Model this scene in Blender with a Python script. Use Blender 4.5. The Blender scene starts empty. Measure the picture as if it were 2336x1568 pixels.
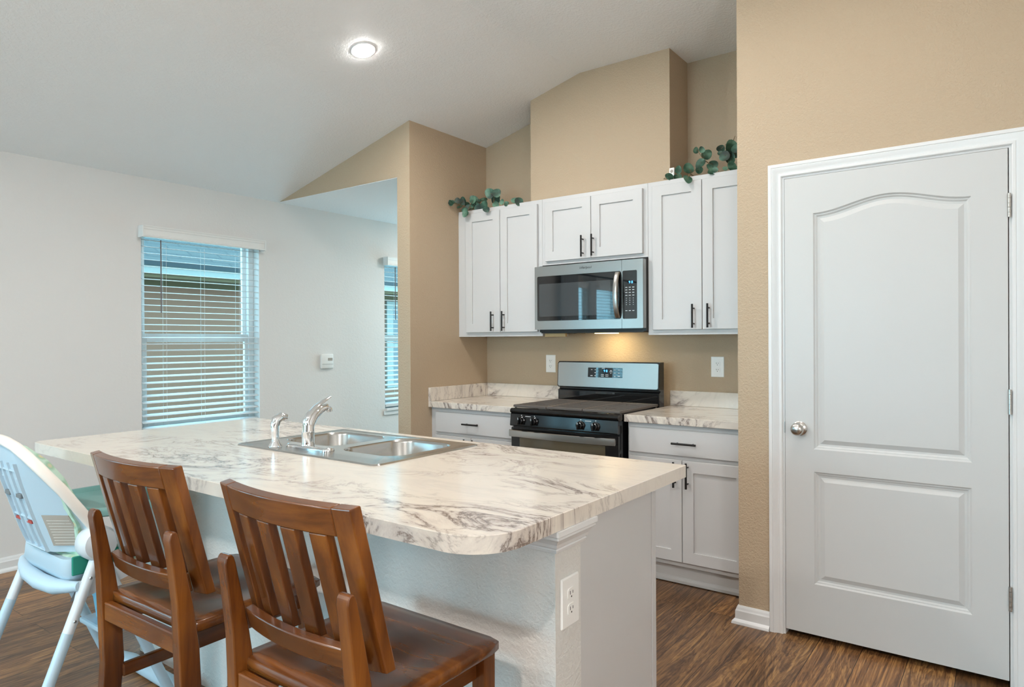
import bpy, bmesh, math, random
from mathutils import Vector, Matrix

# ------------------------------------------------------------------ camera, world, exposure
SC = bpy.context.scene
COL = SC.collection
W_PX, H_PX, F_PX = 2336, 1568, 1538.2
cam_d = bpy.data.cameras.new('camera')
cam = bpy.data.objects.new('camera', cam_d)
COL.objects.link(cam)
cam_d.sensor_width = 36.0
cam_d.lens = 36.0 * F_PX / W_PX
cam_d.shift_x = (W_PX / 2 - 1179.4) / W_PX
cam_d.shift_y = (782.1 - H_PX / 2) / W_PX
cam_d.clip_start = 0.02
r_ = Vector((0.80636456, 0.59139654, -0.00513186))
u_ = Vector((0.00254605, 0.00520587, 0.99998321))
b_ = Vector((0.59141332, -0.80636408, 0.00269211))
cam.matrix_world = Matrix(((r_.x, u_.x, b_.x, 0), (r_.y, u_.y, b_.y, 0), (r_.z, u_.z, b_.z, 1.3297), (0, 0, 0, 1)))
SC.camera = cam

world = bpy.data.worlds.new('world')
SC.world = world
world.use_nodes = True
bg = world.node_tree.nodes['Background']
bg.inputs[0].default_value = (0.38, 0.78, 1.0, 1)
bg.inputs[1].default_value = 7.2
SC.view_settings.view_transform = 'Standard'
SC.view_settings.look = 'None'
SC.view_settings.gamma = 1.0
SC.view_settings.use_curve_mapping = False
SC.view_settings.exposure = 0.30
CAN_W = 30.0            # watts of each recessed ceiling lamp
CAN_C = (1.0, 0.96, 0.91)
FILL_GLOBE_E = 50.0          # emission of the added fill globes outside the frame

# ------------------------------------------------------------------ room constants (metres)
XW = -4.734             # white window wall
YH = 3.234              # front of the wing wall and header
XK = -3.261             # kitchen face of the wing wall
YS = 4.056              # stove wall
YP = 3.1676             # pantry wall
XP = -1.0365            # outer corner of the pantry wall
ZL, ZF = 2.449, 3.068   # low edge of the vault, flat ceiling
XC = XW + (ZF - ZL) / 0.25
XR, YB = 1.7, -4.3      # right wall, rear wall
zvault = lambda x: min(ZF, ZL + 0.25 * (x - XW))

# ------------------------------------------------------------------ materials
def lin(r, g, b):
    f = lambda c: (c / 255 / 12.92) if c / 255 <= 0.04045 else ((c / 255 + 0.055) / 1.055) ** 2.4
    return (f(r), f(g), f(b), 1)

class NT:
    def __init__(s, name):
        s.m = bpy.data.materials.new(name); s.m.use_nodes = True
        s.t = s.m.node_tree; s.n = s.t.nodes; s.l = s.t.links
        s.p = s.n['Principled BSDF']
    def node(s, typ, **kw):
        n = s.n.new(typ)
        for k, v in kw.items():
            if k.startswith('i_'):
                n.inputs[int(k[2:]) if k[2:].isdigit() else k[2:].replace('_', ' ')].default_value = v
            else:
                setattr(n, k, v)
        return n
    def link(s, a, b): s.l.new(a, b)
    def coords(s, scale=(1, 1, 1), rot=(0, 0, 0), kind='Object'):
        tc = s.node('ShaderNodeTexCoord'); mp = s.node('ShaderNodeMapping')
        mp.inputs['Scale'].default_value = scale; mp.inputs['Rotation'].default_value = rot
        s.link(tc.outputs[kind], mp.inputs[0]); return mp.outputs[0]
    def noise(s, vec, scale, detail=2, rough=0.5, dist=0.0):
        n = s.node('ShaderNodeTexNoise')
        n.inputs['Scale'].default_value = scale; n.inputs['Detail'].default_value = detail
        n.inputs['Roughness'].default_value = rough; n.inputs['Distortion'].default_value = dist
        if vec is not None: s.link(vec, n.inputs['Vector'])
        return n.outputs['Fac']
    def ramp(s, fac, stops, interp='LINEAR'):
        n = s.node('ShaderNodeValToRGB'); cr = n.color_ramp; cr.interpolation = interp
        while len(cr.elements) < len(stops): cr.elements.new(0.5)
        for e, (p, c) in zip(cr.elements, stops):
            e.position = p; e.color = c if len(c) == 4 else (*c, 1)
        s.link(fac, n.inputs[0]); return n.outputs[0]
    def math(s, op, a, b=None):
        n = s.node('ShaderNodeMath', operation=op)
        for i, v in enumerate((a, b)):
            if v is None: continue
            if isinstance(v, (int, float)): n.inputs[i].default_value = v
            else: s.link(v, n.inputs[i])
        return n.outputs[0]
    def mix(s, fac, a, b, blend='MIX'):
        n = s.node('ShaderNodeMix', data_type='RGBA', blend_type=blend)
        for sock, v in ((n.inputs[0], fac), (n.inputs[6], a), (n.inputs[7], b)):
            if isinstance(v, (int, float)): sock.default_value = v
            elif isinstance(v, tuple): sock.default_value = v
            else: s.link(v, sock)
        return n.outputs[2]
    def bump(s, height, strength=0.2, dist=0.01):
        n = s.node('ShaderNodeBump'); n.inputs['Strength'].default_value = strength
        n.inputs['Distance'].default_value = dist
        s.link(height, n.inputs['Height']); s.link(n.outputs[0], s.p.inputs['Normal']); return n

def plain(name, col, rough=0.5, metal=0.0, bump=0.0, bscale=60, coat=0.0, spec=0.5, var=0.03):
    m = NT(name)
    vec = m.coords()
    n = m.noise(vec, 3.0, 3)
    c2 = tuple(max(0, c * (1 - var)) for c in col[:3]) + (1,)
    m.link(m.mix(n, col, c2), m.p.inputs['Base Color'])
    m.p.inputs['Roughness'].default_value = rough; m.p.inputs['Metallic'].default_value = metal
    m.p.inputs['Coat Weight'].default_value = coat; m.p.inputs['Specular IOR Level'].default_value = spec
    if bump: m.bump(m.noise(vec, bscale, 3, 0.55), bump, 0.004)
    return m.m

def textured_wall(name, col, strength, scale):
    m = NT(name); vec = m.coords()
    a = m.noise(vec, scale, 4, 0.55, 0.6)
    h = m.ramp(a, [(0.40, (0, 0, 0)), (0.62, (1, 1, 1))])
    m.p.inputs['Base Color'].default_value = col
    m.p.inputs['Roughness'].default_value = 0.55
    m.p.inputs['Specular IOR Level'].default_value = 0.35
    m.bump(h, strength, 0.004)
    return m.m

def marble():
    m = NT('marble_laminate')
    vec = m.coords((1.0, 1.7, 1.0), (0, 0, 0.55))
    patch = m.ramp(m.noise(vec, 1.25, 4, 0.55, 0.7), [(0.45, (0, 0, 0)), (0.62, (1, 1, 1))])
    n1 = m.noise(vec, 2.4, 10, 0.66, 2.2)
    v1 = m.math('ABSOLUTE', m.math('SUBTRACT', n1, 0.5))
    fine = m.ramp(v1, [(0.0, (1, 1, 1)), (0.014, (0.35, 0.35, 0.35)), (0.035, (0, 0, 0))])
    wide = m.ramp(v1, [(0.0, (1, 1, 1)), (0.10, (0, 0, 0))])
    n2 = m.noise(vec, 7.0, 9, 0.7, 1.4)
    specks = m.ramp(n2, [(0.60, (0, 0, 0)), (0.70, (1, 1, 1))])
    smear = m.ramp(m.noise(m.coords((1.0, 4.5, 1.0), (0, 0, 0.55)), 2.6, 6, 0.6, 0.9), [(0.52, (0, 0, 0)), (0.72, (1, 1, 1))])
    base = m.mix(m.math('MULTIPLY', smear, 0.30), lin(222, 213, 201), lin(184, 176, 176))
    c = m.mix(m.math('MULTIPLY', wide, m.math('MULTIPLY', patch, 0.6)), base, lin(168, 155, 152))
    c = m.mix(m.math('MULTIPLY', fine, m.math('ADD', m.math('MULTIPLY', patch, 0.9), 0.05)), c, lin(98, 82, 74))
    c = m.mix(m.math('MULTIPLY', specks, m.math('MULTIPLY', patch, 0.6)), c, lin(128, 110, 100))
    m.link(c, m.p.inputs['Base Color'])
    m.p.inputs['Roughness'].default_value = 0.16
    m.p.inputs['Specular IOR Level'].default_value = 0.75
    m.bump(m.noise(m.coords(), 240, 2), 0.02, 0.001)
    return m.m

def floor_planks():
    m = NT('wood_plank_floor')
    tc = m.node('ShaderNodeTexCoord'); sp = m.node('ShaderNodeSeparateXYZ'); cb = m.node('ShaderNodeCombineXYZ')
    m.link(tc.outputs['Object'], sp.inputs[0])
    m.link(sp.outputs[1], cb.inputs[0]); m.link(m.math('ADD', sp.outputs[0], 0.18), cb.inputs[1])
    br = m.node('ShaderNodeTexBrick', offset=0.37, offset_frequency=2, squash=1.0)
    m.link(cb.outputs[0], br.inputs['Vector'])
    for k, v in (('Color1', (0.05, 0.05, 0.05, 1)), ('Color2', (0.95, 0.95, 0.95, 1)), ('Mortar', (0.5, 0.5, 0.5, 1)),
                 ('Scale', 1.0), ('Mortar Size', 0.0012), ('Mortar Smooth', 0.0), ('Bias', 0.0), ('Brick Width', 1.22), ('Row Height', 0.169)):
        br.inputs[k].default_value = v
    tone = br.outputs['Color']
    # grain: streaks along Y, a different piece of noise on every plank
    off = m.node('ShaderNodeVectorMath', operation='MULTIPLY_ADD')
    m.link(tone, off.inputs[0]); off.inputs[1].default_value = (7.3, 3.1, 5.0)
    mp = m.node('ShaderNodeMapping'); mp.inputs['Scale'].default_value = (3.4, 0.42, 1)
    m.link(tc.outputs['Object'], off.inputs[2]); m.link(off.outputs[0], mp.inputs[0])
    g1 = m.noise(mp.outputs[0], 2.6, 7, 0.62, 1.6)
    mp2 = m.node('ShaderNodeMapping'); mp2.inputs['Scale'].default_value = (60.0, 1.6, 1)
    m.link(off.outputs[0], mp2.inputs[0])
    g2 = m.noise(mp2.outputs[0], 1.6, 4, 0.6, 0.3)
    rings = m.math('FRACT', m.math('MULTIPLY', g1, 9.0))
    ring = m.ramp(rings, [(0.0, (0, 0, 0)), (0.5, (1, 1, 1)), (1.0, (0, 0, 0))])
    g = m.math('ADD', m.math('MULTIPLY', g1, 0.38), m.math('ADD', m.math('MULTIPLY', ring, 0.14), m.math('MULTIPLY', g2, 0.52)))
    c = m.ramp(g, [(0.32, lin(44, 28, 18)), (0.46, lin(92, 64, 42)), (0.56, lin(124, 90, 58)), (0.70, lin(168, 128, 80))])
    c = m.mix(1.0, c, m.ramp(tone, [(0.0, (0.62, 0.60, 0.58)), (0.5, (1.0, 1.0, 1.0)), (1.0, (1.42, 1.32, 1.18))]), 'MULTIPLY')
    c = m.mix(br.outputs['Fac'], c, lin(40, 28, 20))
    m.link(c, m.p.inputs['Base Color'])
    m.p.inputs['Roughness'].default_value = 0.36
    m.bump(m.math('SUBTRACT', m.math('MULTIPLY', g2, 0.4), br.outputs['Fac']), 0.25, 0.002)
    return m.m

def wood(name, dark, mid, light, axis, rough=0.27):
    m = NT(name)
    sc = [9, 9, 9]; sc[axis] = 0.7
    vec = m.coords(tuple(sc))
    g = m.noise(vec, 2.2, 6, 0.6, 0.25)
    big = m.noise(m.coords(), 3.5, 2, 0.5, 0.3)
    f = m.math('ADD', m.math('MULTIPLY', g, 0.55), m.math('MULTIPLY', big, 0.45))
    m.link(m.ramp(f, [(0.32, dark), (0.5, mid), (0.68, light)]), m.p.inputs['Base Color'])
    m.p.inputs['Roughness'].default_value = rough
    m.p.inputs['Coat Weight'].default_value = 0.35; m.p.inputs['Coat Roughness'].default_value = 0.10
    m.bump(g, 0.04, 0.002)
    return m.m

def brushed(name, col, axis, rough=0.24):
    m = NT(name)
    sc = [900, 900, 900]; sc[axis] = 4
    h = m.noise(m.coords(tuple(sc)), 1.0, 2, 0.5)
    m.p.inputs['Base Color'].default_value = col
    m.p.inputs['Metallic'].default_value = 1.0
    m.link(m.math('ADD', m.math('MULTIPLY', h, 0.08), rough - 0.04), m.p.inputs['Roughness'])
    m.bump(h, 0.012, 0.001)
    return m.m

def glass_pane():
    m = NT('window_glass')
    tr = m.node('ShaderNodeBsdfTransparent'); tr.inputs[0].default_value = (0.93, 0.97, 0.97, 1)
    gl = m.node('ShaderNodeBsdfGlossy'); gl.inputs['Roughness'].default_value = 0.01
    mx = m.node('ShaderNodeMixShader'); lw = m.node('ShaderNodeLayerWeight'); lw.inputs[0].default_value = 0.12
    m.link(m.math('MULTIPLY', lw.outputs['Fresnel'], 0.6), mx.inputs[0])
    m.link(tr.outputs[0], mx.inputs[1]); m.link(gl.outputs[0], mx.inputs[2])
    m.link(mx.outputs[0], m.n['Material Output'].inputs[0])
    return m.m

def emit(name, col, strength):
    m = NT(name)
    m.p.inputs['Base Color'].default_value = (0, 0, 0, 1)
    m.p.inputs['Emission Color'].default_value = col
    m.p.inputs['Emission Strength'].default_value = strength
    return m.m

def shingles():
    m = NT('roof_shingles')
    tc = m.node('ShaderNodeTexCoord'); sp = m.node('ShaderNodeSeparateXYZ'); cb = m.node('ShaderNodeCombineXYZ')
    m.link(tc.outputs['Object'], sp.inputs[0]); m.link(sp.outputs[1], cb.inputs[0]); m.link(sp.outputs[0], cb.inputs[1])
    br = m.node('ShaderNodeTexBrick', offset=0.5); m.link(cb.outputs[0], br.inputs['Vector'])
    for k, v in (('Color1', lin(56, 53, 50)), ('Color2', lin(46, 43, 42)), ('Mortar', lin(20, 20, 22)),
                 ('Scale', 1.0), ('Mortar Size', 0.012), ('Brick Width', 0.4), ('Row Height', 0.14)):
        br.inputs[k].default_value = v
    n = m.noise(m.coords(), 40, 4)
    m.link(m.mix(m.math('MULTIPLY', n, 0.5), br.outputs['Color'], lin(66, 63, 60)), m.p.inputs['Base Color'])
    m.p.inputs['Roughness'].default_value = 0.9
    return m.m

def fabric_pattern():
    m = NT('sage_print_fabric')
    v = m.node('ShaderNodeTexVoronoi'); v.inputs['Scale'].default_value = 26
    m.link(m.coords(), v.inputs['Vector'])
    c = m.ramp(v.outputs['Distance'], [(0.15, lin(206, 190, 150)), (0.35, lin(150, 186, 160)), (0.6, lin(188, 214, 196))])
    m.link(c, m.p.inputs['Base Color']); m.p.inputs['Roughness'].default_value = 0.85
    m.bump(m.noise(m.coords(), 300, 2), 0.15, 0.001)
    return m.m

def leaf_mat():
    m = NT('eucalyptus_leaf')
    n = m.noise(m.coords(), 14, 2)
    c = m.ramp(n, [(0.36, lin(18, 40, 28)), (0.5, lin(46, 84, 66)), (0.66, lin(104, 142, 120))])
    m.link(c, m.p.inputs['Base Color']); m.p.inputs['Roughness'].default_value = 0.5
    return m.m

M = dict(
    white_wall=textured_wall('white_wall_paint', lin(222, 220, 218), 0.10, 55),
    tan_wall=textured_wall('tan_wall_paint', lin(184, 164, 139), 0.36, 95),
    ceil=textured_wall('ceiling_paint', lin(243, 243, 243), 0.3, 60),
    island_wall=textured_wall('half_wall_paint', lin(214, 212, 208), 0.28, 70),
    trim=plain('white_trim_paint', lin(222, 222, 222), 0.35),
    door=plain('white_door_paint', lin(200, 200, 199), 0.42, bump=0.03, bscale=90),
    cab=plain('white_cabinet_paint', lin(201, 200, 200), 0.36),
    cab_in=plain('cabinet_shadow_gap', lin(160, 160, 158), 0.6),
    marble=marble(), floor=floor_planks(),
    steel_x=brushed('brushed_steel', (0.47, 0.46, 0.44, 1), 0),
    sink=brushed('sink_steel', (0.55, 0.54, 0.52, 1), 1, 0.22),
    chrome=plain('chrome', (0.86, 0.87, 0.88, 1), 0.06, 1.0, var=0.01),
    nickel=plain('satin_nickel', (0.55, 0.53, 0.50, 1), 0.25, 1.0),
    black_gloss=plain('black_gloss_enamel', lin(16, 17, 19), 0.12, spec=0.6),
    black_glass=plain('black_glass', lin(8, 9, 11), 0.02, spec=0.8, coat=0.25),
    black_mat=plain('black_matte_metal', lin(26, 24, 24), 0.42),
    iron=plain('cast_iron', lin(92, 85, 80), 0.4, bump=0.1, bscale=200),
    burner=plain('burner_aluminium', (0.7, 0.66, 0.6, 1), 0.35, 1.0),
    pull=plain('black_pull', lin(30, 27, 26), 0.38, 0.4),
    chair_x=wood('cherry_wood_across', lin(50, 23, 9), lin(92, 49, 18), lin(140, 82, 29), 0),
    chair_y=wood('cherry_wood_deep', lin(50, 23, 9), lin(92, 49, 18), lin(140, 82, 29), 1),
    chair_z=wood('cherry_wood_upright', lin(50, 23, 9), lin(92, 49, 18), lin(140, 82, 29), 2),
    plastic=plain('white_plastic', lin(232, 232, 230), 0.4),
    outlet=plain('outlet_plastic', lin(240, 239, 236), 0.3),
    slot=plain('outlet_slot', lin(40, 38, 36), 0.6),
    blind=plain('blind_slat', lin(204, 205, 204), 0.5),
    wand=plain('wand_plastic', lin(112, 104, 104), 0.4),
    vinyl=plain('window_vinyl', lin(238, 240, 240), 0.4),
    glass=glass_pane(), shingle=shingles(),
    stucco=plain('neighbor_stucco', lin(112, 74, 56), 0.9, bump=0.3, bscale=80),
    fascia=plain('neighbor_fascia', lin(118, 116, 110), 0.7),
    soffit=plain('neighbor_soffit', lin(76, 60, 36), 0.9),
    gutter=plain('drip_edge', lin(10, 16, 20), 0.6),
    concrete=plain('reflector_concrete', lin(222, 216, 206), 0.9),
    grass=plain('lawn', lin(74, 96, 54), 0.95, var=0.4),
    hc_white=plain('high_chair_white', lin(214, 218, 222), 0.35),
    hc_pale=plain('high_chair_pale_blue', lin(186, 207, 220), 0.35),
    hc_rim=plain('high_chair_cream_rim', lin(236, 230, 222), 0.35),
    hc_teal=plain('high_chair_teal', lin(150, 200, 198), 0.35),
    hc_blue=plain('high_chair_sky_blue', lin(126, 196, 224), 0.35),
    hc_green=plain('high_chair_green_cloth', lin(40, 140, 120), 0.85),
    strap=plain('grey_strap', lin(112, 116, 118), 0.8),
    label=plain('grey_label', lin(168, 160, 150), 0.6),
    labeltext=plain('label_print', lin(222, 220, 214), 0.6),
    label_red=plain('red_print', lin(178, 70, 60), 0.6),
    screw=plain('screw_steel', (0.5, 0.5, 0.5, 1), 0.3, 1.0),
    fabric=fabric_pattern(), leaf=leaf_mat(),
    stem=plain('stem_brown', lin(112, 92, 62), 0.7),
    cleat=plain('raw_wood', lin(206, 176, 128), 0.6),
    key=plain('key_legend', lin(206, 210, 214), 0.5),
    badge=plain('badge_ink', lin(66, 66, 66), 0.4),
    mwin=plain('microwave_screen', lin(56, 60, 62), 0.02, spec=0.8, coat=0.25),
    oven_in=plain('oven_window', lin(92, 84, 66), 0.06, spec=0.8),
    led=emit('blue_led', (0.08, 0.40, 1.0, 1), 3.0),
    lamp=emit('lamp_lens', (1.0, 0.97, 0.94, 1), 60.0),
    mwlamp=emit('cooktop_lamp', (1.0, 0.80, 0.42, 1), 4.0),
    dark=plain('dark_gap', lin(12, 11, 10), 0.8),
    curtain=plain('sheer_curtain', lin(214, 222, 228), 0.8),
)

# ------------------------------------------------------------------ mesh helpers
def BM(): return bmesh.new()

def bx(bm, x0, x1, y0, y1, z0, z1, bev=0.0, seg=2):
    vs = [bm.verts.new((x, y, z)) for x in (x0, x1) for y in (y0, y1) for z in (z0, z1)]
    fs = [bm.faces.new([vs[i] for i in q]) for q in ((0, 1, 3, 2), (4, 6, 7, 5), (0, 4, 5, 1), (2, 3, 7, 6), (0, 2, 6, 4), (1, 5, 7, 3))]
    if bev:
        es = list({e for f in fs for e in f.edges})
        bmesh.ops.bevel(bm, geom=es, offset=bev, segments=seg, affect='EDGES', profile=0.5)
    return bm

def loft(bm, rings, closed=True, cap0=True, cap1=True):
    vr = [[bm.verts.new(p) for p in r] for r in rings]
    n = len(vr[0])
    for a, b in zip(vr, vr[1:]):
        for i in range(n if closed else n - 1):
            j = (i + 1) % n
            bm.faces.new((a[i], a[j], b[j], b[i]))
    if cap0 and closed: bm.faces.new(vr[0][::-1])
    if cap1 and closed: bm.faces.new(vr[-1])
    return vr

def fill(bm, loops):
    """planar face with holes; loops of points"""
    es = []; out = []
    for lp in loops:
        vs = [bm.verts.new(p) for p in lp]; out.append(vs)
        for i in range(len(vs)): es.append(bm.edges.new((vs[i], vs[(i + 1) % len(vs)])))
    bmesh.ops.triangle_fill(bm, use_beauty=True, use_dissolve=False, edges=es)
    return out

def bridge(bm, a, b):
    n = len(a)
    for i in range(n):
        j = (i + 1) % n
        try: bm.faces.new((a[i], a[j], b[j], b[i]))
        except ValueError: pass

def prism(bm, poly, axis, a, b, bev=0.0):
    def P(p, t):
        if axis == 0: return (t, p[0], p[1])
        if axis == 1: return (p[0], t, p[1])
        return (p[0], p[1], t)
    loft(bm, [[P(p, a) for p in poly], [P(p, b) for p in poly]])
    return bm

def tube(bm, pts, rad, n=12, caps=True, flat=1.0, up=None):
    pts = [Vector(p) for p in pts]
    rads = rad if isinstance(rad, (list, tuple)) else [rad] * len(pts)
    t0 = (pts[1] - pts[0]).normalized()
    ref = Vector(up) if up else (Vector((0, 0, 1)) if abs(t0.z) < 0.9 else Vector((0, 1, 0)))
    nrm = (ref - t0 * ref.dot(t0)).normalized()
    rings = []
    for i, p in enumerate(pts):
        if i == 0: t = pts[1] - pts[0]
        elif i == len(pts) - 1: t = pts[-1] - pts[-2]
        else: t = (pts[i + 1] - p).normalized() + (p - pts[i - 1]).normalized()
        t.normalize()
        nrm = (nrm - t * nrm.dot(t)).normalized()
        bn = t.cross(nrm)
        rings.append([p + (nrm * math.cos(2 * math.pi * k / n) * flat + bn * math.sin(2 * math.pi * k / n)) * rads[i] for k in range(n)])
    loft(bm, rings, True, caps, caps)
    return bm

def lathe(bm, prof, c=(0, 0, 0), axis='z', n=24, sgn=1):
    """prof: (radius, along) pairs"""
    rings = []
    for r, h in prof:
        ring = []
        for k in range(n):
            a = 2 * math.pi * k / n
            u, v = r * math.cos(a), r * math.sin(a)
            if axis == 'z': p = (u, v, h)
            elif axis == 'y': p = (u, h * sgn, v)
            else: p = (h * sgn, u, v)
            ring.append((p[0] + c[0], p[1] + c[1], p[2] + c[2]))
        rings.append(ring)
    loft(bm, rings)
    return bm

def ringlathe(bm, prof, n=32, c=(0, 0, 0)):
    rings = []
    for k in range(n):
        a = 2 * math.pi * k / n
        rings.append([bm.verts.new((c[0] + r * math.cos(a), c[1] + r * math.sin(a), c[2] + h)) for r, h in prof])
    for a, b in zip(rings, rings[1:] + rings[:1]): bridge(bm, a, b)
    return bm

def rrect(x0, x1, y0, y1, r, n=6):
    """rounded rectangle outline, r may be one radius or four (x0y0, x1y0, x1y1, x0y1)"""
    rs = r if isinstance(r, (list, tuple)) else [r] * 4
    out = []
    for (cx, cy, a0), rr in zip(((x0, y0, math.pi), (x1, y0, 1.5 * math.pi), (x1, y1, 0), (x0, y1, 0.5 * math.pi)), rs):
        ox = cx + rr * (1 if cx == x0 else -1); oy = cy + rr * (1 if cy == y0 else -1)
        if rr <= 0: out.append((cx, cy)); continue
        for k in range(n + 1):
            a = a0 + k / n * math.pi / 2
            out.append((ox + rr * math.cos(a), oy + rr * math.sin(a)))
    return out

def put(name, bm, mat, parent=None, local=False, smooth=None, kind=None, label=None):
    bmesh.ops.remove_doubles(bm, verts=bm.verts[:], dist=1e-6)
    bmesh.ops.recalc_face_normals(bm, faces=bm.faces[:])
    if parent is not None and not local:
        r = parent
        while r.parent: r = r.parent
        off = -Vector(r['at']) if 'at' in r else -r.location
        bmesh.ops.translate(bm, verts=bm.verts[:], vec=off)
    me = bpy.data.meshes.new(name); bm.to_mesh(me); bm.free()
    me.materials.append(mat)
    o = bpy.data.objects.new(name, me); COL.objects.link(o)
    if parent is not None: o.parent = parent
    if smooth is not None:
        me.polygons.foreach_set('use_smooth', [True] * len(me.polygons))
        try: me.set_sharp_from_angle(angle=math.radians(smooth))
        except Exception: pass
    if kind: o['kind'] = kind
    if label: o['label'] = label
    return o

def struct(name, bm, mat, smooth=None, label=None, cat=None):
    o = put(name, bm, mat, smooth=smooth, kind='structure')
    if label: o['label'] = label
    if cat: o['category'] = cat
    return o

def thing(name, label, cat, loc=(0, 0, 0), group=None, rz=0.0, kind=None):
    o = bpy.data.objects.new(name, None); COL.objects.link(o)
    o.empty_display_size = 0.1
    o.location = loc; o.rotation_euler = (0, 0, rz)
    o['label'] = label; o['category'] = cat
    if group: o['group'] = group
    if kind: o['kind'] = kind
    return o

def text_mesh(name, body, size, mat, parent, origin, shear=0.0, ext=0.0006, align='CENTER'):
    """lettering on a surface that faces -Y; origin is the centre point in the world"""
    cu = bpy.data.curves.new(name, 'FONT'); cu.body = body; cu.size = size; cu.shear = shear
    cu.align_x = align; cu.align_y = 'CENTER'; cu.extrude = ext
    tmp = bpy.data.objects.new(name + '_tmp', cu); COL.objects.link(tmp)
    bpy.context.view_layer.update()
    me = bpy.data.meshes.new_from_object(tmp.evaluated_get(bpy.context.evaluated_depsgraph_get()))
    bpy.data.objects.remove(tmp); bpy.data.curves.remove(cu)
    me.materials.clear(); me.materials.append(mat)
    r = parent
    while r.parent: r = r.parent
    me.transform(Matrix.Translation(Vector(origin) - r.location) @ Matrix.Rotation(math.pi / 2, 4, 'X'))
    o = bpy.data.objects.new(name, me); COL.objects.link(o); o.parent = parent
    return o

def dup(root, loc, rz=0.0, label=None):
    r = root.copy(); COL.objects.link(r); r.location = loc; r.rotation_euler = (0, 0, rz)
    if label: r['label'] = label
    for ch in list(root.children):
        c = ch.copy(); COL.objects.link(c); c.parent = r
        for g in list(ch.children):
            d = g.copy(); COL.objects.link(d); d.parent = c
    return r

# ------------------------------------------------------------------ room shell
bm = BM(); bx(bm, XW - 0.15, XR + 0.15, YB - 0.15, 6.45, -0.12, 0)
struct('floor', bm, M['floor'], label='dark brown wood plank floor running under island and door', cat='floor')

WZ0, WZ1 = 0.70, 2.107
WIN = [(2.170, 3.055), (4.360, 5.245), (-0.93, -0.16), (-1.90, -1.02)]
def wall_with_openings(bm, axis, t0, t1, a0, a1, z0, z1, ops):
    cur = a0
    def b(p, q, za, zb):
        if axis == 0: bx(bm, t0, t1, p, q, za, zb)
        else: bx(bm, p, q, t0, t1, za, zb)
    for p, q, za, zb in sorted(ops):
        if p > cur: b(cur, p, z0, z1)
        if za > z0: b(p, q, z0, za)
        if zb < z1: b(p, q, zb, z1)
        cur = q
    b(cur, a1, z0, z1)
bm = BM(); wall_with_openings(bm, 0, XW - 0.15, XW, YB, 6.45, 0, ZL, [(a, b, WZ0, WZ1) for a, b in WIN])
struct('wall_left', bm, M['white_wall'], label='white wall with the two windows left of the kitchen', cat='wall')
bm = BM(); wall_with_openings(bm, 1, 6.3, 6.45, XW, XK - 0.119, 0, ZL, [(-4.62, -3.50, 0.25, 2.15)])
struct('wall_far', bm, M['white_wall'])
# wing wall with its header across the nook, and the side that runs to the stove wall
bm = BM()
prism(bm, [(XW, ZL + 0.004), (-3.380, ZL + 0.004), (-3.380, 0), (XK, 0), (XK, zvault(XK))], 1, YH, YH + 0.12)
prism(bm, [(-3.380, 0), (XK, 0), (XK, zvault(XK)), (-3.380, zvault(-3.38))], 1, YH + 0.12, 6.45)
struct('wall_wing', bm, M['tan_wall'], label='tan wing wall end with sloping header over the nook', cat='wall')
bm = BM(); bx(bm, XK, XR, YS, YS + 0.15, 0, ZF)
struct('wall_back', bm, M['tan_wall'], label='tan wall behind the range and wall cabinets', cat='wall')
bm = BM()
prism(bm, [(-2.648, 2.262), (-1.637, 2.262), (-1.637, ZF), (XC, ZF), (-2.648, zvault(-2.648))], 1, 3.78, YS)
struct('wall_chase', bm, M['tan_wall'], label='boxed out tan chase rising above the middle cabinet', cat='wall')
bm = BM()
wall_with_openings(bm, 1, YP, YP + 0.12, XP, XR, 0, ZF, [(-0.840, 0.008, 0, 2.066)])
bx(bm, XP, XP + 0.12, YP + 0.12, YS, 0, ZF)
struct('wall_pantry', bm, M['tan_wall'], label='tan pantry wall around the white door', cat='wall')
bm = BM(); bx(bm, XR, XR + 0.15, YB, YS + 0.15, 0, ZF)
struct('wall_right', bm, M['white_wall'])
bm = BM(); wall_with_openings(bm, 1, YB - 0.15, YB, XW, XR, 0, ZF + 0.05, [(-4.3, -1.0, 0.0, 2.20)])
struct('wall_rear', bm, M['white_wall'])
bm = BM()
prism(bm, [(XW - 0.15, ZL - 0.0375), (XC, ZF), (XR + 0.15, ZF), (XR + 0.15, ZF + 0.12), (XC, ZF + 0.12), (XW - 0.15, ZL + 0.09)], 1, YB - 0.15, YS + 0.15)
struct('ceiling', bm, M['ceil'], label='white ceiling sloping up from the window wall then flat', cat='ceiling')
bm = BM(); bx(bm, XW, -3.380, YH + 0.003, 6.45, ZL, ZL + 0.0035); bx(bm, XW, -3.380, YH + 0.12, 6.45, ZL + 0.0035, ZL + 0.08)
struct('ceiling_nook', bm, M['ceil'], label='low flat ceiling beyond the tan header', cat='ceiling')

# baseboards
def base_profile(h=0.083, t=0.014):
    return [(0, 0), (t + 0.014, 0), (t + 0.014, 0.004), (t + 0.012, 0.012), (t + 0.006, 0.018), (t, 0.022), (t, h - 0.024), (t - 0.003, h - 0.018), (t - 0.006, h - 0.008), (0.004, h), (0, h)]
bm = BM(); prism(bm, [(XW + d, z) for d, z in base_profile()], 1, YB, 6.3)
struct('baseboard_left', bm, M['trim'], label='white baseboard along the window wall', cat='baseboard')
bm = BM()
pf = base_profile()
loft(bm, [[(XP - d, YP + 0.20, z) for d, z in pf], [(XP - d, YP - d, z) for d, z in pf], [(-0.893, YP - d, z) for d, z in pf]])
struct('baseboard_pantry', bm, M['trim'], label='short white baseboard wrapping the pantry wall corner', cat='baseboard')

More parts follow.
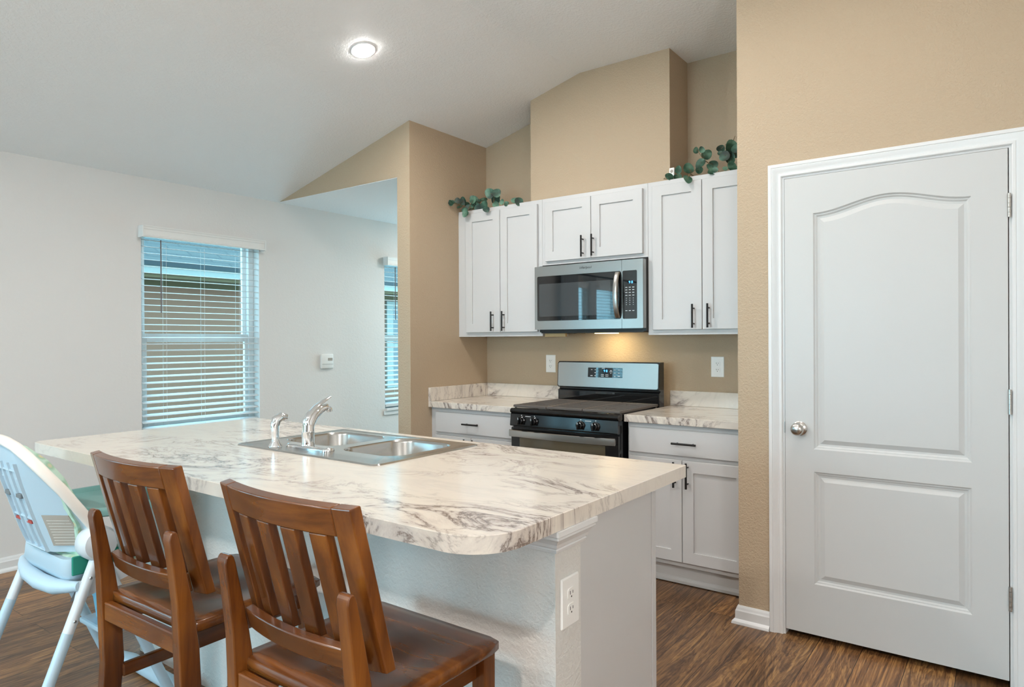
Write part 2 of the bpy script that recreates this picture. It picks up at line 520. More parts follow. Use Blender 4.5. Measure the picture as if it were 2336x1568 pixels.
# ------------------------------------------------------------------ pantry door
DX0, DX1, DZ0, DZ1, DY = -0.8222, -0.0098, 0.029, 2.050, 3.160
def casing_ring(off, dep):
    x0, x1, z1 = DX0 - 0.012 - off, DX1 + 0.012 + off, DZ1 + 0.012 + off
    return [(x0, YP - dep, 0.0), (x0, YP - dep, z1), (x1, YP - dep, z1), (x1, YP - dep, 0.0)]
bm = BM()
loft(bm, [casing_ring(o, d) for o, d in ((0, -0.0), (0, 0.008), (0.004, 0.011), (0.012, 0.011), (0.014, 0.009), (0.024, 0.011), (0.034, 0.017), (0.040, 0.0185), (0.042, 0.016), (0.044, 0.0185), (0.055, 0.0185), (0.058, 0.016), (0.058, -0.001))], closed=False)
# jamb inside the opening
for xa, xb in ((-0.840, DX0 - 0.003), (DX1 + 0.003, 0.008)): bx(bm, xa, xb, YP - 0.001, YP + 0.12, 0, 2.066)
bx(bm, DX0 - 0.003, DX1 + 0.003, YP - 0.001, YP + 0.12, DZ1 + 0.003, 2.066)
struct('trim_1', bm, M['trim'], smooth=30, label='white moulded casing around the pantry door', cat='trim')

door = thing('door_1', 'white two panel pantry door with arched upper panel', 'door', (DX0, DY, DZ0), kind='structure')
bm = BM()
def panel_outline(x0, x1, z0, z1, arch, off):
    """bottom-left, bottom-right, then the top edge right to left as a shallow camel-back curve"""
    n = 24
    x0 += off; x1 -= off; z0 += off
    top = []
    for k in range(n + 1):
        t = k / n
        x = x1 + (x0 - x1) * t
        s = math.sin(math.pi * t)
        top.append((x, z1 - off + arch * s * s))
    return [(x0, z0), (x1, z0)] + top
panels = [(-0.702, -0.125, 0.846, 1.884, 0.050), (-0.702, -0.126, 0.252, 0.747, 0.0)]
Y = lambda pts, y: [(x, y, z) for x, z in pts]
outer = rrect(DX0, DX1, DZ0, DZ1, 0.001, 1)
loops = [Y(outer, DY)]
for p in panels: loops.append(Y(panel_outline(*p, 0), DY))
got = fill(bm, loops)
for p, first in zip(panels, got[1:]):
    prev = first
    for off, d in ((0.006, 0.006), (0.010, 0.0065), (0.016, 0.011), (0.024, 0.012), (0.043, 0.003)):
        ring = [bm.verts.new(q) for q in Y(panel_outline(*p, off), DY + d)]
        bridge(bm, prev, ring); prev = ring
    bm.faces.new(prev)
back = [bm.verts.new(q) for q in Y(outer, DY + 0.035)]
bridge(bm, got[0], back); bm.faces.new(back)
put('door_panel', bm, M['door'], door)
kn = None
bm = BM()
lathe(bm, [(0.0, 0), (0.031, 0), (0.032, 0.004), (0.028, 0.008), (0.012, 0.011), (0.011, 0.022), (0.016, 0.027), (0.0255, 0.036), (0.028, 0.046), (0.026, 0.055), (0.019, 0.062), (0.0, 0.064)], (-0.761, DY, 0.934), 'y', 28, -1)
put('door_knob', bm, M['nickel'], door, smooth=40, label='satin nickel round knob')
bm = BM(); bx(bm, DX0 - 0.0025, DX0 - 0.0005, DY - 0.003, DY + 0.02, 0.91, 0.96)
put('strike_plate', bm, M['nickel'], door)
for z0, z1 in ((1.788, 1.879), (1.042, 1.137), (0.297, 0.390)):
    bm = BM()
    for k in range(5):
        h = (z1 - z0) / 5
        lathe(bm, [(0, z0 + k * h), (0.0062, z0 + k * h), (0.0062, z0 + (k + 1) * h - 0.001), (0, z0 + (k + 1) * h - 0.001)], (DX1 + 0.004, DY - 0.006, 0), 'z', 12)
    put('hinge', bm, M['nickel'], door, smooth=40)

# ------------------------------------------------------------------ windows, blinds
for i, (y0, y1) in enumerate(WIN):
    w = thing('window_%d' % (i + 1), ['white single hung window in the left wall behind the sink', 'white single hung window in the nook beside the wing wall',
              'white window nearer the camera on the left wall', 'white window farthest behind the camera on the left wall'][i], 'window', (XW - 0.12, (y0 + y1) / 2, WZ0), kind='structure')
    bm = BM()
    xo, xi = XW - 0.150, XW - 0.075
    for a, b, c, d in ((y0, y0 + 0.045, WZ0, WZ1), (y1 - 0.045, y1, WZ0, WZ1), (y0 + 0.045, y1 - 0.045, WZ0, WZ0 + 0.05), (y0 + 0.045, y1 - 0.045, WZ1 - 0.022, WZ1)):
        bx(bm, xo, xi, a, b, c, d, 0.003, 1)
    put('frame', bm, M['vinyl'], w)
    zm = 1.372
    for nm, za, zb, xa in (('upper_sash', zm - 0.02, WZ1 - 0.022, xo + 0.012), ('lower_sash', WZ0 + 0.05, zm + 0.02, xo + 0.040)):
        bm = BM(); a, b = y0 + 0.045, y1 - 0.045; t = 0.028
        bx(bm, xa, xa + 0.026, a, a + t, za, zb, 0.002, 1); bx(bm, xa, xa + 0.026, b - t, b, za, zb, 0.002, 1)
        bx(bm, xa, xa + 0.026, a + t, b - t, za, za + (0.04 if nm == 'upper_sash' else t), 0.002, 1)
        bx(bm, xa, xa + 0.026, a + t, b - t, zb - (0.058 if nm == 'lower_sash' else 0.018), zb, 0.002, 1)
        s = put(nm, bm, M['vinyl'], w)
        bm = BM(); bx(bm, xa + 0.011, xa + 0.015, a + t - 0.002, b - t + 0.002, za + 0.02, zb - 0.012)
        put('pane', bm, M['glass'], s)
    bm = BM(); bx(bm, XW - 0.076, XW + 0.022, y0 + 0.002, y1 - 0.002, WZ0 - 0.022, WZ0 + 0.002, 0.004)
    bx(bm, XW, XW + 0.012, y0 - 0.02, y1 + 0.02, WZ0 - 0.06, WZ0 - 0.02, 0.003)
    put('sill', bm, M['trim'], w)

def blind(i, label):
    y0, y1 = WIN[i]
    b = thing('window_blind', label, 'window blind', (XW, (y0 + y1) / 2, 2.03), group='horizontal blinds on the left wall windows')
    bm = BM()
    pf = [(0.062, 2.040), (0.066, 2.044), (0.066, 2.052), (0.060, 2.056), (0.060, 2.090), (0.064, 2.096), (0.064, 2.106), (0.068, 2.112), (0.068, 2.118), (0.0, 2.118), (0.0, 2.108), (0.054, 2.108), (0.054, 2.040)]
    prism(bm, [(XW + d, z) for d, z in pf], 1, y0 - 0.0095, y1 + 0.0115)
    for ya in (y0 - 0.018, y1 + 0.012): bx(bm, XW + 0.0005, XW + 0.068, ya, ya + 0.008, 2.040, 2.1185, 0.001, 1)
    put('valance', bm, M['plastic'], b)
    bm = BM(); bx(bm, XW - 0.050, XW + 0.004, y0 + 0.006, y1 - 0.006, 2.060, 2.098)
    put('head_rail', bm, M['plastic'], b)
    bm = BM(); n = 30; zt, zb = 2.032, 0.745
    for k in range(n):
        z = zt + (zb - zt) * k / (n - 1)
        t = math.radians(7 if z > 1.38 else 7 + 11 * (1.38 - z) / 0.6)
        c, s = math.cos(t), math.sin(t)
        rings = []
        for y in (y0 + 0.008, y1 - 0.008):
            ring = []
            for u, v in ((-0.025, -0.0008), (-0.012, 0.0012), (0, 0.002), (0.012, 0.0012), (0.025, -0.0008), (0.025, -0.003), (0, -0.0005), (-0.025, -0.003)):
                ring.append((XW - 0.024 + u * c + v * s, y, z - u * s + v * c))
            rings.append(ring)
        loft(bm, rings)
    put('slats', bm, M['blind'], b)
    bm = BM(); bx(bm, XW - 0.050, XW + 0.002, y0 + 0.008, y1 - 0.008, 0.715, 0.733, 0.003)
    put('bottom_rail', bm, M['blind'], b)
    bm = BM()
    for f in (0.19, 0.5, 0.81):
        y = y0 + (y1 - y0) * f
        for xx in (XW + 0.002, XW - 0.050):
            tube(bm, [(xx, y, 2.01), (xx, y, 0.73)], 0.0009, 5)
    put('ladder_cords', bm, M['plastic'], b)
    bm = BM(); tube(bm, [(XW + 0.012, y0 + 0.127, 2.035), (XW + 0.014, y0 + 0.127, 1.535)], 0.0042, 8)
    put('tilt_wand', bm, M['wand'], b, smooth=50)
blind(0, 'white horizontal blind on the window behind the sink sprayer')
blind(1, 'white horizontal blind on the narrow window glimpsed beside the wing wall')
blind(2, 'white blind near the curtain, reflected left in the microwave door')
blind(3, 'white blind away from the curtain, reflected right in the microwave door')
cu = thing('curtain', 'pale sheer curtain between the two windows reflected in the microwave', 'curtain', (XW + 0.06, -0.78, 0))
bm = BM(); N = 24; path = []
for k in range(N + 1):
    y = -0.84 + 0.12 * k / N
    path.append((XW + 0.10 + 0.018 * math.sin(k * 1.25), y))
loft(bm, [[(x, y, z) for x, y in path] + [(x - 0.003, y, z) for x, y in reversed(path)] for z in (0.03, 2.2)])
put('drape', bm, M['curtain'], cu, smooth=60)
bm = BM(); path = [(XW + 0.10 + 0.018 * math.sin(k * 1.25), -0.36 + 0.38 * k / 60) for k in range(61)]
loft(bm, [[(x, y, z) for x, y in path] + [(x - 0.003, y, z) for x, y in reversed(path)] for z in (0.03, 2.2)])
put('drape', bm, M['curtain'], cu, smooth=60)
bm = BM(); tube(bm, [(XW + 0.10, -2.1, 2.215), (XW + 0.10, 0.1, 2.215)], 0.012, 10)
for yy in (-2.0, 0.0): tube(bm, [(XW, yy, 2.215), (XW + 0.10, yy, 2.215)], 0.008, 8)
put('curtain_rod', bm, M['black_mat'], cu, smooth=50)

# unseen glazing added in the rear wall for daylight fill
for nm, a, b, z0, z1, mids in (('window_5', -4.3, -1.0, 0.0, 2.20, (-3.2, -2.1)),):
    w = thing(nm, 'unseen glazed opening added in the rear wall for daylight fill', 'window', ((a + b) / 2, YB, z0), kind='structure')
    bm = BM()
    for p, q in [(a, a + 0.05), (b - 0.05, b)] + [(m - 0.04, m + 0.04) for m in mids]: bx(bm, p, q, YB - 0.11, YB - 0.05, z0, z1)
    for p, q in ((z0, z0 + 0.05), (z1 - 0.05, z1)):
        ed = [a + 0.05] + [v for m in mids for v in (m - 0.04, m + 0.04)] + [b - 0.05]
        for u, v in zip(ed[::2], ed[1::2]): bx(bm, u, v, YB - 0.11, YB - 0.05, p, q)
    put('frame', bm, M['vinyl'], w)
    bm = BM(); bx(bm, a + 0.04, b - 0.04, YB - 0.083, YB - 0.078, z0 + 0.04, z1 - 0.04); put('pane', bm, M['glass'], w)

w = thing('window_6', 'unseen glazed opening added at the far end of the nook for daylight', 'window', (-4.06, 6.4, 0.25), kind='structure')  # unseen window, added to brighten the nook wall and ceiling
bm = BM()
for p, q, u, v in ((-4.62, -4.57, 0.25, 2.15), (-3.55, -3.50, 0.25, 2.15), (-4.57, -3.55, 0.25, 0.30), (-4.57, -3.55, 2.10, 2.15)): bx(bm, p, q, 6.36, 6.42, u, v)
put('frame', bm, M['vinyl'], w)
bm = BM(); bx(bm, -4.58, -3.54, 6.388, 6.393, 0.29, 2.11); put('pane', bm, M['glass'], w)

# daylight portals in the openings (guide sampling of the sky, add no light of their own)
def portal(loc, sx, sy, rot):
    d = bpy.data.lights.new('daylight_portal', 'AREA'); d.shape = 'RECTANGLE'; d.size = sx; d.size_y = sy
    d.cycles.is_portal = True
    o = bpy.data.objects.new('daylight_portal', d); COL.objects.link(o); o.location = loc; o.rotation_euler = rot
for y0, y1 in WIN:
    portal((XW - 0.16, (y0 + y1) / 2, (WZ0 + WZ1) / 2), y1 - y0, WZ1 - WZ0, (math.pi / 2, 0, -math.pi / 2))
portal((-4.06, 6.46, 1.2), 1.12, 1.9, (-math.pi / 2, 0, 0))
portal((-2.65, YB - 0.16, 1.10), 3.3, 2.20, (math.pi / 2, 0, math.pi))

# ------------------------------------------------------------------ outside: neighbour house and lawn
bm = BM(); bx(bm, -30, XW - 0.2, -20, 26, -0.30, -0.22)
o = put('lawn', bm, M['grass'], kind='structure'); o['label'] = 'green lawn outside the windows'; o['category'] = 'lawn'
bm = BM(); bx(bm, XW - 0.15, 3.5, -12.0, YB - 0.16, -0.20, -0.02)  # unseen pale slab added to bounce daylight up to the ceiling
o = put('rear_reflector', bm, M['concrete'], kind='structure'); o['label'] = 'unseen pale slab behind the camera, added to bounce daylight'; o['category'] = 'rear_reflector'
bm = BM(); bx(bm, -7.9, XW - 0.16, -6.0, 9.0, -0.215, -0.10)  # pale side yard strip added to bounce daylight through the windows
o = put('side_reflector', bm, M['concrete'], kind='structure'); o['label'] = 'pale strip between the two houses, added to bounce daylight'; o['category'] = 'side_reflector'
nb = thing('neighbor_house', 'grey brown stucco house with shingle roof seen through the blinds', 'house', (-8.4, 5.0, -0.22))
bm = BM(); bx(bm, -14, -8.4, 0.5, 13, -0.22, 2.10); put('stucco_wall', bm, M['stucco'], nb)
bm = BM(); bx(bm, -8.4, -8.0, 0.1, 13.4, 2.09, 2.13); bx(bm, -8.40, -8.385, 0.5, 13, 2.02, 2.09); put('soffit', bm, M['soffit'], nb)
bm = BM(); bx(bm, -8.02, -7.98, 0.1, 13.4, 2.13, 2.222); put('fascia', bm, M['fascia'], nb)
bm = BM(); bx(bm, -8.04, -7.955, 0.05, 13.45, 2.222, 2.285); put('gutter', bm, M['gutter'], nb)
bm = BM(); prism(bm, [(-8.0, 2.285), (-11.4, 3.98), (-14.8, 2.285)], 1, 0.05, 13.45); put('roof', bm, M['shingle'], nb)
wn = None
bm = BM()
for a, b, c, d in ((7.755, 7.893, 0.56, 2.0), (8.75, 8.89, 0.56, 2.0), (7.893, 8.75, 1.90, 2.0), (7.893, 8.75, 0.56, 0.62), (7.893, 8.75, 1.24, 1.29)): bx(bm, -8.40, -8.36, a, b, c, d)
wn = put('window_frame', bm, M['fascia'], nb)
bm = BM(); bx(bm, -8.398, -8.39, 7.893, 8.75, 0.6, 1.95); put('pane', bm, M['black_glass'], wn)

# ------------------------------------------------------------------ cabinets
def shaker(bm, x0, x1, z0, z1, yf, rail=0.061, dep=0.009, t=0.019):
    R = lambda o: [(x0 + o, z0 + o), (x1 - o, z0 + o), (x1 - o, z1 - o), (x0 + o, z1 - o)]
    P = lambda o, y: [(x, y, z) for x, z in R(o)]
    loft(bm, [P(0, yf + t), P(0, yf + 0.0015), P(0.0015, yf), P(rail, yf), P(rail, yf + dep), ], cap1=True)

def slab(bm, x0, x1, z0, z1, yf, t=0.019):
    R = lambda o: [(x0 + o, z0 + o), (x1 - o, z0 + o), (x1 - o, z1 - o), (x0 + o, z1 - o)]
    P = lambda o, y: [(x, y, z) for x, z in R(o)]
    loft(bm, [P(0, yf + t), P(0, yf + 0.002), P(0.002, yf)])

def pull(parent, x, z, yf, vert=True, L=0.136):
    bm = BM(); h = L / 2; s = 0.044
    if vert:
        tube(bm, [(x, yf - 0.030, z - h), (x, yf - 0.030, z + h)], 0.0058, 10)
        for d in (-s, s): tube(bm, [(x, yf + 0.001, z + d), (x, yf - 0.030, z + d)], 0.0042, 8)
    else:
        tube(bm, [(x - h, yf - 0.030, z), (x + h, yf - 0.030, z)], 0.0058, 10)
        for d in (-s, s): tube(bm, [(x + d, yf + 0.001, z), (x + d, yf - 0.030, z)], 0.0042, 8)
    return put('pull', bm, M['pull'], parent, smooth=50)

YU = 3.7288; YUD = YU - 0.0195
def upper(label, x0, x1, z0, z1, doors, dz0, dz1, pulls):
    c = thing('wall_cabinet', label, 'cabinet', ((x0 + x1) / 2, YU + 0.15, z0), group='white shaker wall cabinets above the counter')
    bm = BM(); bx(bm, x0, x1, YU, YS - 0.001, z0 + 0.012, z1, 0.0008, 1)
    bx(bm, x0, x1, YU, YU + 0.02, z0, z0 + 0.012); bx(bm, x0, x0 + 0.013, YU + 0.02, YS - 0.002, z0, z0 + 0.012); bx(bm, x1 - 0.013, x1, YU + 0.02, YS - 0.002, z0, z0 + 0.012)
    put('carcass', bm, M['cab'], c)
    for (a, b), px_ in zip(doors, pulls):
        bm = BM(); shaker(bm, a, b, dz0, dz1, YUD)
        d = put('door', bm, M['cab'], c)
        pull(d, px_, dz0 + 0.076, YUD)
    return c
upper('tall white wall cabinet left of the microwave under trailing greenery', XK + 0.001, -2.5205, 1.361, 2.272, [(-3.178, -2.867), (-2.863, -2.552)], 1.391, 2.243, (-2.925, -2.849 + 0.02))
upper('short white wall cabinet directly above the microwave', -2.5195, -1.7565, 1.830, 2.272, [(-2.488, -2.141), (-2.137, -1.785)], 1.853, 2.243, (-2.194, -2.119))
upper('tall white wall cabinet right of the microwave beside the pantry wall', -1.7555, XP - 0.001, 1.361, 2.272, [(-1.721, -1.418), (-1.414, -1.075)], 1.391, 2.243, (-1.464, -1.389 + 0.014))

YC = 3.4015; YBF = 3.437; YBD = YBF - 0.0195
def base(label, x0, x1, dx0, dx1, split):
    c = thing('base_cabinet', label, 'cabinet', ((x0 + x1) / 2, YBF + 0.3, 0), group='white base cabinets under the stove wall counters')
    bm = BM(); bx(bm, x0, x1, YBF, YS - 0.001, 0.112, 0.872, 0.0008, 1); put('carcass', bm, M['cab'], c)
    bm = BM(); bx(bm, x0, x1, YBF + 0.055, YBF + 0.07, 0.004, 0.112)
    prism(bm, [(YBF + 0.056, 0.004), (YBF + 0.042, 0.004), (YBF + 0.044, 0.018), (YBF + 0.050, 0.03), (YBF + 0.056, 0.034)], 0, x0, x1)
    put('toe_kick', bm, M['trim'], c)
    bm = BM(); slab(bm, dx0, dx1, 0.709, 0.846, YBD); d = put('drawer_front', bm, M['cab'], c)
    pull(d, (dx0 + dx1) / 2, 0.777, YBD, False)
    for a, b, px_ in ((dx0, split - 0.002, split - 0.037), (split + 0.002, dx1, split + 0.034)):
        bm = BM(); shaker(bm, a, b, 0.140, 0.686, YBD); d = put('door', bm, M['cab'], c)
        pull(d, px_, 0.610, YBD)
    return c
base('white base cabinet between the wing wall and the range', XK + 0.001, -2.512, -3.208, -2.545, -2.890)
base('white base cabinet between the range and the pantry wall', -1.745, XP - 0.001, -1.732, -1.068, -1.420)

def counter(label, x0, x1, splash, rng):
    c = thing('countertop', label, 'countertop', ((x0 + x1) / 2, YC + 0.3, 0.875), group='marble look laminate counters on the stove wall')
    bm = BM(); bx(bm, x0, x1, YC, YS - 0.001, 0.8735, 0.914, 0.003, 2); put('counter_slab', bm, M['marble'], c)
    for s in splash:
        bm = BM(); bx(bm, *s, 0.9145, 1.009, 0.0015, 1); put('backsplash', bm, M['marble'], c)
counter('marble laminate counter left of the range with two backsplash pieces', XK + 0.0005, -2.516, [(XK + 0.0005, XK + 0.020, YC, YS - 0.021), (XK + 0.0005, -2.516, YS - 0.020, YS - 0.0005)], 0)
counter('marble laminate counter right of the range beside the pantry wall', -1.754, XP - 0.0005, [(-1.754, XP - 0.0005, YS - 0.020, YS - 0.0005)], 0)

# ------------------------------------------------------------------ microwave
mw = thing('microwave', 'stainless steel microwave mounted over the range', 'microwave', (-2.147, 3.88, 1.38))
MX0, MX1, MY, MZ0, MZ1, MS = -2.5365, -1.7575, 3.659, 1.402, 1.8145, -1.8975
bm = BM(); bx(bm, MX0 + 0.022, MX1 - 0.001, 3.7285, YS - 0.002, 1.385, 1.826, 0.002, 1)
bx(bm, MX0 + 0.012, MX1 - 0.0005, 3.700, 3.7280, 1.385, 1.822)
put('body', bm, M['black_mat'], mw)
def front_panel(bm, x0, x1, hole, r=0.010, edge=0.004):
    yb = 3.700
    o = rrect(x0, x1, MZ0, MZ1, 0.003, 3)
    h = rrect(*hole, r, 5)
    g = fill(bm, [[(x, MY, z) for x, z in o], [(x, MY, z) for x, z in h]])
    ring = [bm.verts.new((x, MY + 0.004, z)) for x, z in rrect(hole[0], hole[1], hole[2], hole[3], r, 5)]
    bridge(bm, g[1], ring)
    bk = [bm.verts.new((x, yb, z)) for x, z in o]; bridge(bm, g[0], bk); bm.faces.new(bk)
bm = BM(); front_panel(bm, MX0, MS - 0.001, (-2.516, MS - 0.0015 - 0.004, 1.459, 1.750))
d = put('door', bm, M['steel_x'], mw)
bm = BM(); prism(bm, rrect(-2.5155, MS - 0.0058, 1.4595, 1.7495, 0.0095, 5), 1, MY + 0.003, MY + 0.012); put('door_glass', bm, M['black_glass'], d)
bm = BM(); prism(bm, rrect(-2.503, -1.975, 1.487, 1.700, 0.004, 3), 1, MY + 0.0022, MY + 0.006); put('window_screen', bm, M['mwin'], d)
bm = BM()
pts = []
for k in range(15):
    t = k / 14; z = 1.466 + 0.277 * t; s = math.sin(math.pi * t)
    pts.append((-1.922, MY - 0.014 - 0.034 * s ** 0.7, z))
rings = []
for (x, y, z) in pts:
    rings.append([(x - 0.0165, y + 0.008, z), (x - 0.012, y, z), (x, y - 0.003, z), (x + 0.012, y, z), (x + 0.0165, y + 0.008, z), (x + 0.010, y + 0.011, z), (x - 0.010, y + 0.011, z)])
loft(bm, rings)
for z in (1.474, 1.735): bx(bm, -1.934, -1.912, MY - 0.014, MY + 0.004, z - 0.008, z + 0.008)
put('door_handle', bm, M['steel_x'], d, smooth=35)
text_mesh('brand_lettering', 'Whirlpool', 0.021, M['badge'], d, (-2.152, MY - 0.0004, 1.787), 0.35)
bm = BM(); front_panel(bm, MS + 0.001, MX1, (MS + 0.006, -1.796, 1.459, 1.749), 0.008)
cp = put('control_panel', bm, M['steel_x'], mw)
bm = BM(); prism(bm, rrect(MS + 0.0062, -1.7965, 1.4594, 1.7486, 0.0076, 5), 1, MY + 0.003, MY + 0.012); put('control_glass', bm, M['black_glass'], cp)
text_mesh('clock_digits', '9 8', 0.021, M['led'], cp, (-1.838, MY + 0.0024, 1.678))
for row, z in enumerate((1.648, 1.633, 1.617, 1.600, 1.583, 1.570, 1.557, 1.544, 1.508)):
    for x in (-1.868, -1.845, -1.822):
        wd = 0.0065 if row < 4 or row == 8 else 0.002
        bm = BM(); bx(bm, x - wd, x + wd, MY + 0.0022, MY + 0.004, z - 0.0018, z + 0.0018); put('key_legend', bm, M['key'], cp)
bm = BM(); bx(bm, MX0 + 0.03, MX1 - 0.01, 3.69, 3.99, 1.3785, 1.386)
for k in range(9): bx(bm, -2.44 + k * 0.02, -2.43 + k * 0.02, 3.75, 3.86, 1.376, 1.379)
put('underside_grille', bm, M['black_mat'], mw)
bm = BM(); bx(bm, -2.20, -2.06, 3.86, 3.93, 1.374, 1.3785); put('lamp_lens', bm, M['mwlamp'], mw)
ld = bpy.data.lights.new('cooktop_light', 'AREA'); ld.shape = 'RECTANGLE'; ld.size = 0.14; ld.size_y = 0.07; ld.energy = 1.7; ld.color = (1.0, 0.78, 0.40)
lo = bpy.data.objects.new('cooktop_light', ld); COL.objects.link(lo); lo.location = (-2.13, 3.90, 1.372); lo.rotation_euler = (math.radians(18), 0, 0)
bm = BM(); bx(bm, -2.512, -2.35, 3.74, 3.76, 1.356, 1.378, 0.001, 1)
o = put('wooden_cleat', bm, M['cleat']); o['label'] = 'strip of raw wood beneath the left end of the microwave'; o['category'] = 'wood strip'

# ------------------------------------------------------------------ range
RX0, RX1, RY = -2.5035, -1.7585, 3.336
rg = thing('gas_range', 'black and stainless gas range between the two marble counters', 'range', (-2.131, 3.65, 0))
bm = BM(); bx(bm, RX0 + 0.004, RX1 - 0.004, RY + 0.030, 3.955, 0.03, 0.885); put('body', bm, M['black_gloss'], rg)
for x in (RX0 + 0.05, RX1 - 0.05):
    for y in (RY + 0.08, 3.90):
        bm = BM(); lathe(bm, [(0.018, 0), (0.018, 0.031)], (x, y, 0), 'z', 12); put('foot', bm, M['black_mat'], rg)
bm = BM()
prism(bm, [(RY + 0.012, 0.884), (RY + 0.002, 0.890), (RY, 0.897), (RY + 0.004, 0.909), (RY + 0.016, 0.914), (RY + 0.06, 0.912), (3.885, 0.912), (3.885, 0.884)], 0, RX0, RX1)
ct = put('cooktop', bm, M['black_gloss'], rg, smooth=30)
bm = BM()
prism(bm, [(RY + 0.001, 0.807), (RY - 0.002, 0.812), (RY + 0.006, 0.880), (RY + 0.010, 0.884), (RY + 0.05, 0.884), (RY + 0.05, 0.807)], 0, RX0 + 0.001, RX1 - 0.001)
kp = put('knob_panel', bm, M['black_gloss'], rg, smooth=25)
for x in (-2.418, -2.322, -1.998, -1.900):
    bm = BM(); zc = 0.842; yb = RY + 0.003
    lathe(bm, [(0, 0), (0.0255, 0), (0.0255, 0.004), (0.021, 0.008), (0.020, 0.024), (0.017, 0.027), (0, 0.027)], (x, yb, zc), 'y', 28, -1)
    bx(bm, x - 0.0065, x + 0.0065, yb - 0.040, yb - 0.020, zc - 0.022, zc + 0.022, 0.003)
    k = put('knob', bm, M['black_gloss'], kp, smooth=40)
    bm = BM(); bx(bm, x - 0.0012, x + 0.0012, yb - 0.0408, yb - 0.0395, zc + 0.008, zc + 0.021)
    put('pointer', bm, M['key'], k)
for x in (-2.418, -2.322, -1.998, -1.900):
    bm = BM(); bx(bm, x - 0.003, x + 0.003, RY + 0.004, RY + 0.0065, 0.871, 0.876); put('dial_mark', bm, M['key'], kp)
for x in (-2.37, -1.95):
    bm = BM(); bx(bm, x - 0.020, x + 0.020, RY + 0.004, RY + 0.0065, 0.8675, 0.8705); put('dial_legend', bm, M['key'], kp)
od = None
bm = BM(); prism(bm, rrect(RX0 + 0.002, RX1 - 0.002, 0.230, 0.797, 0.006, 4), 1, RY + 0.012, RY + 0.0295)
od = put('oven_door', bm, M['black_gloss'], rg, smooth=30)
bm = BM(); prism(bm, rrect(RX0 + 0.065, RX1 - 0.085, 0.36, 0.735, 0.004, 3), 1, RY + 0.0105, RY + 0.013); put('oven_window', bm, M['oven_in'], od)
bm = BM(); n = 20; rings = []
for k in range(n + 1):
    t = k / n; x = RX0 + 0.001 + (RX1 - RX0 - 0.014) * t; s = math.sin(math.pi * t)
    yo = RY - 0.012 - 0.030 * s ** 0.6
    rings.append([(x, yo + 0.004, 0.742), (x, yo, 0.745), (x, yo - 0.001, 0.763), (x, yo, 0.781), (x, yo + 0.004, 0.784), (x, yo + 0.014, 0.776), (x, yo + 0.014, 0.750)])
loft(bm, rings)
for x in (RX0 + 0.010, RX1 - 0.028): bx(bm, x, x + 0.016, RY - 0.012, RY + 0.014, 0.750, 0.776)
put('oven_handle', bm, M['steel_x'], od, smooth=40)
bm = BM(); bx(bm, RX0 + 0.002, RX1 - 0.002, RY + 0.012, RY + 0.0295, 0.06, 0.224, 0.004); put('storage_drawer', bm, M['steel_x'], rg)
# burners and grates
for x, y, r in ((-2.345, 3.50, 0.045), (-1.917, 3.50, 0.050), (-2.345, 3.75, 0.040), (-1.917, 3.75, 0.040), (-2.131, 3.625, 0.042)):
    bm = BM(); lathe(bm, [(r + 0.008, 0.911), (r + 0.008, 0.914), (r, 0.917), (r * 0.8, 0.922), (0, 0.922)], (x, y, 0), 'z', 24)
    b = put('burner', bm, M['burner'], ct, smooth=40)
for a, b in ((RX0 + 0.002, -2.259), (-2.255, -2.007), (-2.003, RX1 - 0.002)):
    bm = BM(); z0, z1 = 0.9225, 0.9335; y0, y1 = 3.368, 3.872
    for p, q, u, v in ((a, b, y0, y0 + 0.012), (a, b, y1 - 0.012, y1), (a, a + 0.012, y0 + 0.012, y1 - 0.012), (b - 0.012, b, y0 + 0.012, y1 - 0.012)):
        bx(bm, p, q, u, v, z0 - 0.003, z1, 0.002, 1)
    cx = (a + b) / 2; cs = [3.50, 3.75] if abs(cx + 2.131) > 0.05 else [3.625]
    n = 15
    for k in range(n):
        y = y0 + 0.012 + (y1 - y0 - 0.024) * (k + 0.5) / n
        near = min(abs(y - c) for c in cs)
        if near < 0.024:
            bx(bm, a + 0.012, cx - 0.035, y - 0.0045, y + 0.0045, z0, z1 - 0.0005); bx(bm, cx + 0.035, b - 0.012, y - 0.0045, y + 0.0045, z0, z1 - 0.0005)
        else: bx(bm, a + 0.012, b - 0.012, y - 0.0045, y + 0.0045, z0, z1 - 0.0005)
    bx(bm, cx - 0.005, cx + 0.005, y0 + 0.012, y1 - 0.012, z0 - 0.003, z0 + 0.002)
    for x in (a + 0.006, b - 0.006):
        for y in (y0 + 0.02, y1 - 0.02): lathe(bm, [(0.005, 0.911), (0.005, z0)], (x, y, 0), 'z', 8)
    put('grate', bm, M['iron'], ct)
# backguard
bm = BM(); prism(bm, [(3.885, 0.884), (3.885, 0.998), (3.905, 1.004), (3.905, 1.012), (3.885, 1.016), (3.898, 1.190), (3.955, 1.190), (3.955, 0.884)], 0, RX0 + 0.002, RX1 - 0.001)
bgd = put('backguard', bm, M['black_gloss'], rg)
bm = BM(); bx(bm, RX0 + 0.016, RX1 - 0.014, 3.8825, 3.8849, 0.932, 0.992); put('lower_strip', bm, M['black_glass'], bgd)
bm = BM()
o_ = rrect(RX0 - 0.004, RX1 + 0.000, 1.017, 1.188, 0.016, 6)
loft(bm, [[(x, 3.8795 + (z - 1.017) * 0.07 + d, z) for x, z in rrect(RX0 - 0.004 + e, RX1 - e, 1.017 + e, 1.188 - e, 0.016, 6)] for d, e in ((0.016, 0.0), (0.002, 0.0), (0.0, 0.0025))])
put('panel_surround', bm, M['black_gloss'], bgd, smooth=30)
bm = BM()
